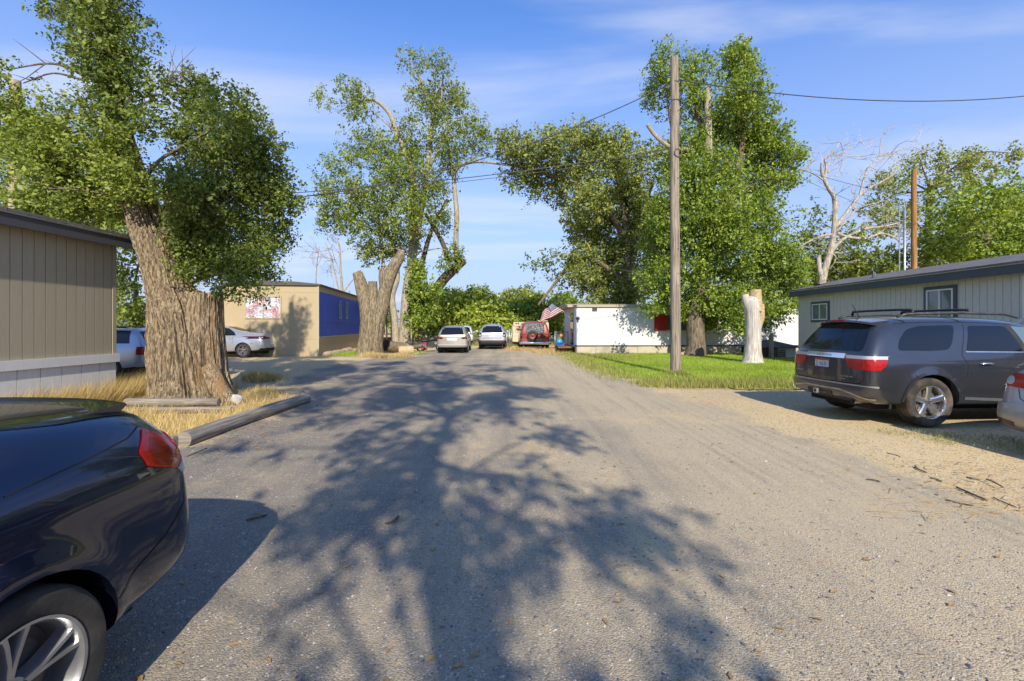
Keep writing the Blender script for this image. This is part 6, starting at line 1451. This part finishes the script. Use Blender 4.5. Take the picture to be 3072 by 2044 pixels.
# ------------------------------------------------------------------ landscape logs, rocks, yard things
def log(name, label, pts, radii, mat, seed, group=None, n=28, cat='log', cut='cut'):
    b = np.array(pts[0], float); b[2] = 0
    r_ = thing(name, label, cat, b, 0, group)
    v, f, tip = limb(pts, radii, n=n, k=7, amp=0.07, ridges=9, seed=seed, base=b)
    me = new_mesh('wood', v, f + tip + [tuple(range(n))[::-1]]); me.materials.append(mat); me.materials.append(M[cut])
    for i in range(len(f), len(me.polygons)): me.polygons[i].material_index = 1
    link('wood', me, None, r_, True); me.set_sharp_from_angle(angle=R(45)); return r_
log('timber_log', 'long weathered timber log edging the lane in front of the dry grass', [(-4.30, 5.95, 0.10), (-4.32, 7.0, 0.10), (-4.28, 8.2, 0.105), (-4.26, 9.45, 0.10)], [0.105, 0.11, 0.105, 0.095], M['log_y'], 1, cut='log_x')
log('timber_log', 'short pale log end peeking out behind the red tail lamp', [(-4.66, 5.85, 0.085), (-4.40, 5.90, 0.085), (-4.39, 5.905, 0.085)], [0.08, 0.08, 0.078], M['log_x'], 2, cut='cut', n=20)
log('timber_log', 'thin grey log lying at the far end of the dry grass edge', [(-4.45, 9.75, 0.06), (-4.75, 10.3, 0.06), (-5.0, 10.8, 0.06)], [0.06, 0.06, 0.055], M['log_y'], 3, cut='log_x', n=18)
log('fallen_pole', 'upper of two long grey poles lying below the huge trunk', [(-7.2, 8.50, 0.16), (-6.4, 8.55, 0.155), (-5.55, 8.62, 0.15)], [0.085, 0.08, 0.07], M['log_x'], 4, n=20, cut='log_x')
log('fallen_pole', 'lower of two long grey poles lying below the huge trunk', [(-7.0, 8.28, 0.06), (-6.1, 8.30, 0.06), (-5.15, 8.36, 0.06)], [0.055, 0.055, 0.05], M['log_x'], 5, n=18, cut='log_x')
log('cut_log', 'thick dark-ended log section beside the sawn tree', [P(1158, 1036, 25.9), P(1185, 1042, 26.4), P(1212, 1043, 26.9)], [0.33, 0.33, 0.30], M['bark_stump'], 6, cut='bark_dark')
log('cut_log', 'pale peeled log section lying in front of the ivy-clad trunks', [P(1196, 1052, 25.4), P(1215, 1051, 25.5), P(1238, 1050, 25.7)], [0.24, 0.25, 0.24], M['cut'], 7, cut='cut')
log('fallen_branch', 'crooked brown branch lying left of the champagne crossover', [P(1238, 1042, 27.5), P(1255, 1040, 27.8), P(1268, 1036, 28), P(1282, 1045, 28)], [0.13, 0.12, 0.11, 0.07], M['bark_mid'], 8, cut='bark_dark')

def rock(loc, r, label, mat, seed, group=None, sq=(1.0, 0.8, 0.6), name='rock'):
    b = bmesh.new(); bmesh.ops.create_icosphere(b, subdivisions=3, radius=1.0)
    co = np.array([v.co[:] for v in b.verts]); n = 0.75 + 0.5 * fbm(co * 1.3 + seed * 7.7, seed, 3)
    for v, q in zip(b.verts, co * n[:, None] * np.array(sq) * r): v.co = q
    me = bpy.data.meshes.new(name); b.to_mesh(me); b.free(); me.materials.append(mat)
    o = link(name, me, None, None, True, loc=loc); me.set_sharp_from_angle(angle=R(28)); return tag(o, label, 'rock', group)
M['rock_white'] = pm('white_rock', (0.58, 0.56, 0.52), (0.36, 0.33, 0.29), 7, 0.9, bump=0.6, bscale=22, bdist=0.02)
M['rock_red'] = pm('reddish_rock', (0.42, 0.29, 0.21), (0.27, 0.20, 0.15), 7, 0.9, bump=0.6, bscale=22, bdist=0.02)
rock((-5.72, 9.35, 0.06), 0.17, 'white rock at the foot of the huge trunk', M['rock_white'], 2, sq=(1.1, 0.8, 0.75))
rock((-5.88, 9.15, 0.03), 0.08, 'small brownish rock beside the white rock', M['rock_red'], 3)
g = np.random.default_rng(4); rzb = 0.124
for i in range(14):
    yy = 0.4 + i * 0.36 + g.uniform(-0.08, 0.08); xx = 0.30 + g.uniform(-0.06, 0.06)
    wx = -9.24 + xx * math.cos(rzb) - yy * math.sin(rzb); wy = 21.7 + xx * math.sin(rzb) + yy * math.cos(rzb)
    rock((wx, wy, zg(wx, wy) + 0.05), g.uniform(0.13, 0.22), 'reddish rock lining the foot of the blue home', M['rock_red'], 20 + i, 'rocks along the blue home skirting')
rock(tuple(P(2048, 1066, 24.6) * [1, 1, 0] + [0, 0, 0.08]), 0.22, 'orange-brown rock at the foot of the big elm', M['rock_red'], 40)
rock(tuple(P(1780, 1062, 25.6) * [1, 1, 0] + [0, 0, 0.06]), 0.16, 'white stone by the white home skirting', M['rock_white'], 41)
# strip of green grass at the blue home and around the cut logs
gp = np.concatenate([np.random.default_rng(6).normal(0, 0.35, (2600, 2)) + np.array([[-8.2, 23.5]]) + np.random.default_rng(7).uniform(-1, 1, (2600, 1)) * np.array([[0.25, 1.6]]), np.random.default_rng(8).normal(0, 0.5, (1200, 2)) + np.array([[-6.2, 27.5]])])
tag(link('yard_grass', blades('yard_grass', gp, 0.05, 0.14, 0.02, M['grass'], 61, 0.6), M['grass']), 'patch of green grass at the foot of the blue home', 'grass', kind='stuff')
gp = np.random.default_rng(9).uniform(0, 1, (5200, 2)) * np.array([[13, 5]]) + np.array([[-6.0, 37.0]])
tag(link('back_grass', blades('back_grass', gp, 0.1, 0.4, 0.04, M['weed'], 62, 0.6), M['weed']), 'yellow-green rough grass behind the parked cars', 'grass', kind='stuff')

# --- camper, fence, bin, sign and flag at the lane end
M['camper'] = siding_mat('camper_cream', (0.58, 0.48, 0.33), dirt=0.25)
cp = thing('camper', 'faded cream camper trailer behind the rust-red van', 'camper', (1.72, 37.0, 0))
prof = [(-1.68, 0.35), (-1.68, 1.80), (-1.58, 1.95), (1.15, 1.97), (1.27, 1.85), (1.27, 0.35)]
m_ = MB(); n_ = len(prof); m_.add([(x, 0, z) for x, z in prof] + [(x, 4.5, z) for x, z in prof], [tuple(range(n_)), tuple(range(2 * n_ - 1, n_ - 1, -1))] + [(i, i + n_, (i + 1) % n_ + n_, (i + 1) % n_) for i in range(n_)])
o = m_.build('body', M['camper'], cp); fix_normals(o.data)
MB().box(-1.72, 1.31, -0.03, 4.5, 1.97, 2.01).build('roof', M['roof_edge'], cp)
for zz in (0.8, 1.1): MB().box(-1.67, 1.25, -0.012, 0.0, zz, zz + 0.025).build('rib', M['drip'], cp)
for yy in (2.0, 2.8): MB().lathe([(0, -0.1), (0.33, -0.1), (0.33, 0.1), (0, 0.1)], 20, 'x', (-1.5, yy, 0.33)).build('wheel', M['tyre'], cp)
MB().box(-1.5, 1.15, 0.1, 4.3, 0.25, 0.36).build('frame', M['dark_metal'], cp)

fx0, fx1, fy = 1.75 + 0.95, 3.62, 28.6
gt = thing('chain_link_gate', 'chain-link gate between the rust-red van and the white home', 'gate', (fx0, fy, 0))
w_ = fx1 - fx0
for xx in (0.0, w_ - 0.12): MB().tube([(xx, 0, 0), (xx, 0, 1.28)], 0.028, 8).build('post', M['metal'], gt, True)
for zz in (0.12, 1.24): MB().tube([(0, 0, zz), (w_ - 0.12, 0, zz)], 0.02, 8).build('rail', M['metal'], gt, True)
m_ = MB()
for i in range(-14, 16):
    for sg in (1, -1):
        x0 = i * 0.075; pts_ = []
        for tt in np.linspace(0, 1, 12):
            xq = x0 + sg * tt * 1.12 + (0 if sg > 0 else 1.0); zq = 0.12 + tt * 1.12
            if 0 <= xq <= w_ - 0.12: pts_.append((xq, 0, zq))
        if len(pts_) > 1: m_.bar(pts_[0], pts_[-1], 0.008, 0.008, (0, 1, 0))
o = m_.build('mesh', M['metal'], gt); o['kind'] = 'stuff'
M['orange'] = pm('orange_sign', (0.62, 0.20, 0.04), (0.5, 0.2, 0.06), 9, 0.5)
sg_ = thing('warning_sign', 'small orange sign hung on the chain-link gate', 'sign', (fx0 + 0.30, fy - 0.05, 0.95))
MB().box(0, 0.34, -0.01, 0, 0, 0.23).build('board', M['orange'], sg_)
for zz in (0.14, 0.06): MB().box(0.05, 0.29, -0.015, -0.011, zz, zz + 0.035).build('text_bar', M['camper'], sg_)
M['bin_blue'] = pm('blue_plastic', (0.02, 0.10, 0.50), (0.015, 0.08, 0.40), 4, 0.45)
M['teal'] = pm('teal_plastic', (0.04, 0.32, 0.36), (0.03, 0.24, 0.28), 4, 0.5)
bn = thing('storage_bin', 'bright blue plastic bin with a teal lid by the gate', 'bin', (2.95, 28.15, 0))
m_ = MB().add([(-0.17, -0.15, 0.12), (0.17, -0.15, 0.12), (0.17, 0.15, 0.12), (-0.17, 0.15, 0.12), (-0.21, -0.19, 0.60), (0.21, -0.19, 0.60), (0.21, 0.19, 0.60), (-0.21, 0.19, 0.60)], [(3, 2, 1, 0), (4, 5, 6, 7), (0, 1, 5, 4), (1, 2, 6, 5), (2, 3, 7, 6), (3, 0, 4, 7)]); m_.box(-0.23, 0.23, -0.21, 0.21, 0.56, 0.60); m_.build('tub', M['bin_blue'], bn)
MB().lathe([(0.0, 0.24), (0.12, 0.22), (0.19, 0.12), (0.2, 0.0)], 18, 'z', (-0.03, 0, 0.602)).build('lid', M['teal'], bn, True)
MB().box(-0.2, 0.24, -0.2, 0.2, 0.0, 0.12).build('pallet', M['bark_mid'], bn)
pl = thing('plank_stack', 'low stack of reddish planks at the white home corner', 'planks', (3.1, 27.3, 0))
for k_ in range(3): MB().box(0.0 + 0.03 * k_, 0.62 - 0.02 * k_, -0.15, 0.2, 0.08 + 0.10 * k_, 0.165 + 0.10 * k_).build('plank', M['plank'], pl)
MB().box(-0.4, 0.7, -0.2, 0.25, 0.0, 0.06).build('base_board', M['skirt_white'], pl)
for i, (px, d, hh) in enumerate(((1527, 34.5, 1.4), (1533, 36, 1.3), (1520, 36.5, 1.25))):
    o = MB().tube([(0, 0, 0), (0.02, 0, hh)], 0.05, 8).build('fence_post', M['metal'], None, True, loc=((px - CX) / F * d, d, 0)); tag(o, 'grey metal fence post between the bright silver SUV and the camper', 'post', 'fence posts by the camper')

# the flag: canton and stripes as faces of one waving cloth
fr = P(1722, 966, 26.9)
pl_a, pl_b = fr, P(1690, 934, 27.0)
fg = thing('flag', 'striped and starred national flag on a white staff at the white home corner', 'flag', tuple(fr))
MB().tube([(0, 0, 0), tuple(pl_b - fr)], 0.014, 8).build('staff', M['white_trim'], fg, True)
M['flag_red'] = pm('flag_red', (0.26, 0.012, 0.022), None, 5, 0.7); M['flag_white'] = pm('flag_white', (0.58, 0.54, 0.54), None, 5, 0.7); M['flag_blue'] = pm('flag_blue', (0.02, 0.035, 0.15), None, 5, 0.7)
c00, c01, c10, c11 = P(1692, 934, 27.0), P(1656, 911, 27.0), P(1622, 962, 27.15), P(1592, 940, 27.1)
c10, c11 = P(1618, 966, 27.1), P(1628, 934, 27.1)
NU, NV = 34, 26
def flagpt(u, v):
    """u along the fly, v from the lower edge to the upper edge (canton corner)"""
    a = c00 + (c01 - c00) * v; b = c10 + (c11 - c10) * v
    q = a + (b - a) * u
    wv = math.sin(u * 9 + v * 2.2)
    return q + np.array([0, 0.07 * wv * (0.3 + u), 0.035 * math.sin(u * 8 + 1 + v) * (0.3 + u) - 0.10 * u * u * (1 - v)])
v_ = [flagpt(i / NU, j / NV) - fr for i in range(NU + 1) for j in range(NV + 1)]
cloth = {}
for i in range(NU):
    for j in range(NV):
        stripe = j // 2
        key = 'flag_blue' if (j >= 12 and i < NU * 0.42) else ('flag_red' if stripe % 2 == 0 else 'flag_white')
        cloth.setdefault(key, []).append((i * (NV + 1) + j, (i + 1) * (NV + 1) + j, (i + 1) * (NV + 1) + j + 1, i * (NV + 1) + j + 1))
me = new_mesh('cloth', v_, [q for k_ in cloth for q in cloth[k_]]); idx = 0
for mi, k_ in enumerate(cloth):
    me.materials.append(M[k_])
    for q in cloth[k_]: me.polygons[idx].material_index = mi; idx += 1
cl_o = link('cloth', me, None, fg, True)
m_ = MB()
for r_ in range(9):
    for q in range(6 if r_ % 2 == 0 else 5):
        u_ = 0.42 * ((q + (0.5 if r_ % 2 == 0 else 1.0)) / 6.2); v2_ = 12 / 26 + (14 / 26) * (r_ + 0.7) / 9.4
        pc_ = flagpt(u_, v2_) - fr; ex = (flagpt(u_ + 0.01, v2_) - flagpt(u_, v2_)); ey = (flagpt(u_, v2_ + 0.01) - flagpt(u_, v2_)); ex /= np.linalg.norm(ex); ey /= np.linalg.norm(ey)
        for off in (-0.006,):
            st_ = [pc_ + np.array([0, off, 0]) + (ex * math.cos(a) + ey * math.sin(a)) * (0.024 if s_ % 2 == 0 else 0.011) for s_, a in enumerate(np.linspace(0, 2 * PI, 10, endpoint=False) + PI / 2)]
            m_.add(st_, [tuple(range(10))])
m_.build('stars', M['flag_white'], cl_o)

# motorbike-like clutter left of the crossover: a parked bicycle under a dark tarp and a pink case
M['pink'] = pm('pink_plastic', (0.40, 0.03, 0.12), None, 5, 0.5)
bx_ = thing('suitcase', 'magenta suitcase standing between the porch posts', 'suitcase', tuple(P(1272, 1040, 30.5) * [1, 1, 0]))
MB().box(-0.18, 0.18, -0.1, 0.1, 0.05, 0.62).build('shell', M['pink'], bx_); MB().tube([(-0.1, 0.05, 0.62), (-0.1, 0.05, 0.8), (0.1, 0.05, 0.8), (0.1, 0.05, 0.62)], 0.012, 6).build('handle', M['dark_metal'], bx_)
for xx in (-0.12, 0.12): MB().lathe([(0, -0.02), (0.045, -0.02), (0.045, 0.02), (0, 0.02)], 10, 'x', (xx, 0, 0.045)).build('wheel', M['black'], bx_)
mb_ = thing('motorcycle', 'dark motorcycle parked left of the champagne crossover', 'motorcycle', tuple(P(1292, 1052, 28.6) * [1, 1, 0]), R(25))
for xx in (-0.62, 0.62):
    w = MB().lathe([(0.22, -0.05), (0.29, -0.06), (0.31, 0), (0.29, 0.06), (0.22, 0.05)], 28, 'y', (xx, 0, 0.31)).build('wheel', M['tyre'], mb_, True)
    m_ = MB()
    for k_ in range(8): a = PI * k_ / 4; m_.bar((xx, 0, 0.31), (xx + 0.23 * math.cos(a), 0, 0.31 + 0.23 * math.sin(a)), 0.015, 0.015, (0, 1, 0))
    m_.build('spokes', M['metal'], w)
MB().tube([(-0.1, 0, 0.72), (0.1, 0, 0.80), (0.32, 0, 0.78)], [0.09, 0.14, 0.09], 12).build('fuel_tank', M['dark_metal'], mb_, True)
MB().tube([(-0.65, 0, 0.70), (-0.35, 0, 0.68), (-0.1, 0, 0.72)], [0.07, 0.10, 0.09], 10).build('seat', M['black'], mb_, True)
MB().box(-0.22, 0.22, -0.13, 0.13, 0.26, 0.60).build('engine', M['dark_metal'], mb_)
MB().tube([(0.62, 0.07, 0.31), (0.42, 0.06, 0.86)], 0.025, 8).build('fork', M['metal'], mb_); MB().tube([(0.62, -0.07, 0.31), (0.42, -0.06, 0.86)], 0.025, 8).build('fork', M['metal'], mb_)
MB().tube([(0.30, -0.36, 0.98), (0.40, -0.2, 0.96), (0.42, 0, 0.92), (0.40, 0.2, 0.96), (0.30, 0.36, 0.98)], 0.014, 6).build('handlebar', M['metal'], mb_, True)
MB().tube([(-0.6, -0.14, 0.30), (0.1, -0.14, 0.26)], 0.04, 8).build('exhaust', M['metal'], mb_, True)

# sticks and litter on the right-hand dirt
g = np.random.default_rng(12)
SK = [((2790, 1440), (2825, 1452)), ((2660, 1365), (2700, 1378)), ((2745, 1405), (2780, 1425)), ((2870, 1470), (2960, 1510)), ((2840, 1508), (2920, 1525)), ((2960, 1445), (3010, 1470)), ((2600, 1445), (2640, 1452)), ((2900, 1440), (2940, 1448)), ((2980, 1500), (3050, 1530)), ((1155, 1580), (1195, 1560)), ((740, 1570), (800, 1555)), ((560, 1375), (620, 1350))]
def gnd(px, py):
    d = H * F / (py - HZ); return np.array([(px - CX) / F * d, d, 0.0])
for i, (a, b) in enumerate(SK):
    a, b = gnd(*a), gnd(*b); r_ = g.uniform(0.005, 0.010); mid = (a + b) / 2 + np.array([g.normal(0, 0.02), g.normal(0, 0.02), 0])
    pts = [q + np.array([0, 0, 0.018 + r_]) - a for q in (a, mid, b)]
    o = MB().tube(catmull(pts, 4), r_, 6).build('stick', M['bark_mid'], None, True, loc=tuple(a))
    tag(o, 'thin brown stick lying on the right-hand dirt' if i < 9 else 'thin brown stick lying on the lane', 'stick', 'sticks on the dirt' if i < 9 else 'sticks on the lane')
m_ = MB()
for i in range(170):                                          # chaff and straw raked together on the dirt
    c_ = gnd(g.normal(2930, 170), g.uniform(1390, 1560)); a = g.normal(0.1, 0.35); L = g.uniform(0.03, 0.13)
    m_.bar(c_ + np.array([-L * math.cos(a), -L * math.sin(a), 0.012 + g.uniform(0, 0.01)]), c_ + np.array([L * math.cos(a), L * math.sin(a), 0.012 + g.uniform(0, 0.012)]), 0.004, 0.003)
tag(m_.build('straw_litter', pm('straw_litter', (0.50, 0.36, 0.18), (0.28, 0.19, 0.10), 8, 0.9), None), 'straw and twig litter scattered on the right-hand dirt', 'litter', kind='stuff')
m_ = MB()
for i in range(900):                                           # leaf litter along the log and the lane's left side
    c_ = np.array([g.normal(-3.8, 0.5), g.uniform(5.4, 9.6), 0.017]) if i < 500 else np.array([g.uniform(-3.5, 4.5), 2 + 9 * g.uniform() ** 1.4, 0.017])
    a = g.uniform(0, PI); L = g.uniform(0.012, 0.035)
    m_.add([c_ + np.array([math.cos(a) * L, math.sin(a) * L, 0.002]), c_ + np.array([-math.sin(a) * L * 0.4, math.cos(a) * L * 0.4, 0.008]), c_ - np.array([math.cos(a) * L, math.sin(a) * L, -0.004]), c_ + np.array([math.sin(a) * L * 0.4, -math.cos(a) * L * 0.4, 0.003])], [(0, 1, 2, 3)])
tag(m_.build('leaf_litter', pm('leaf_litter', (0.40, 0.24, 0.10), (0.24, 0.14, 0.07), 8, 0.9), None), 'dry brown leaf litter along the log and lane', 'litter', kind='stuff')
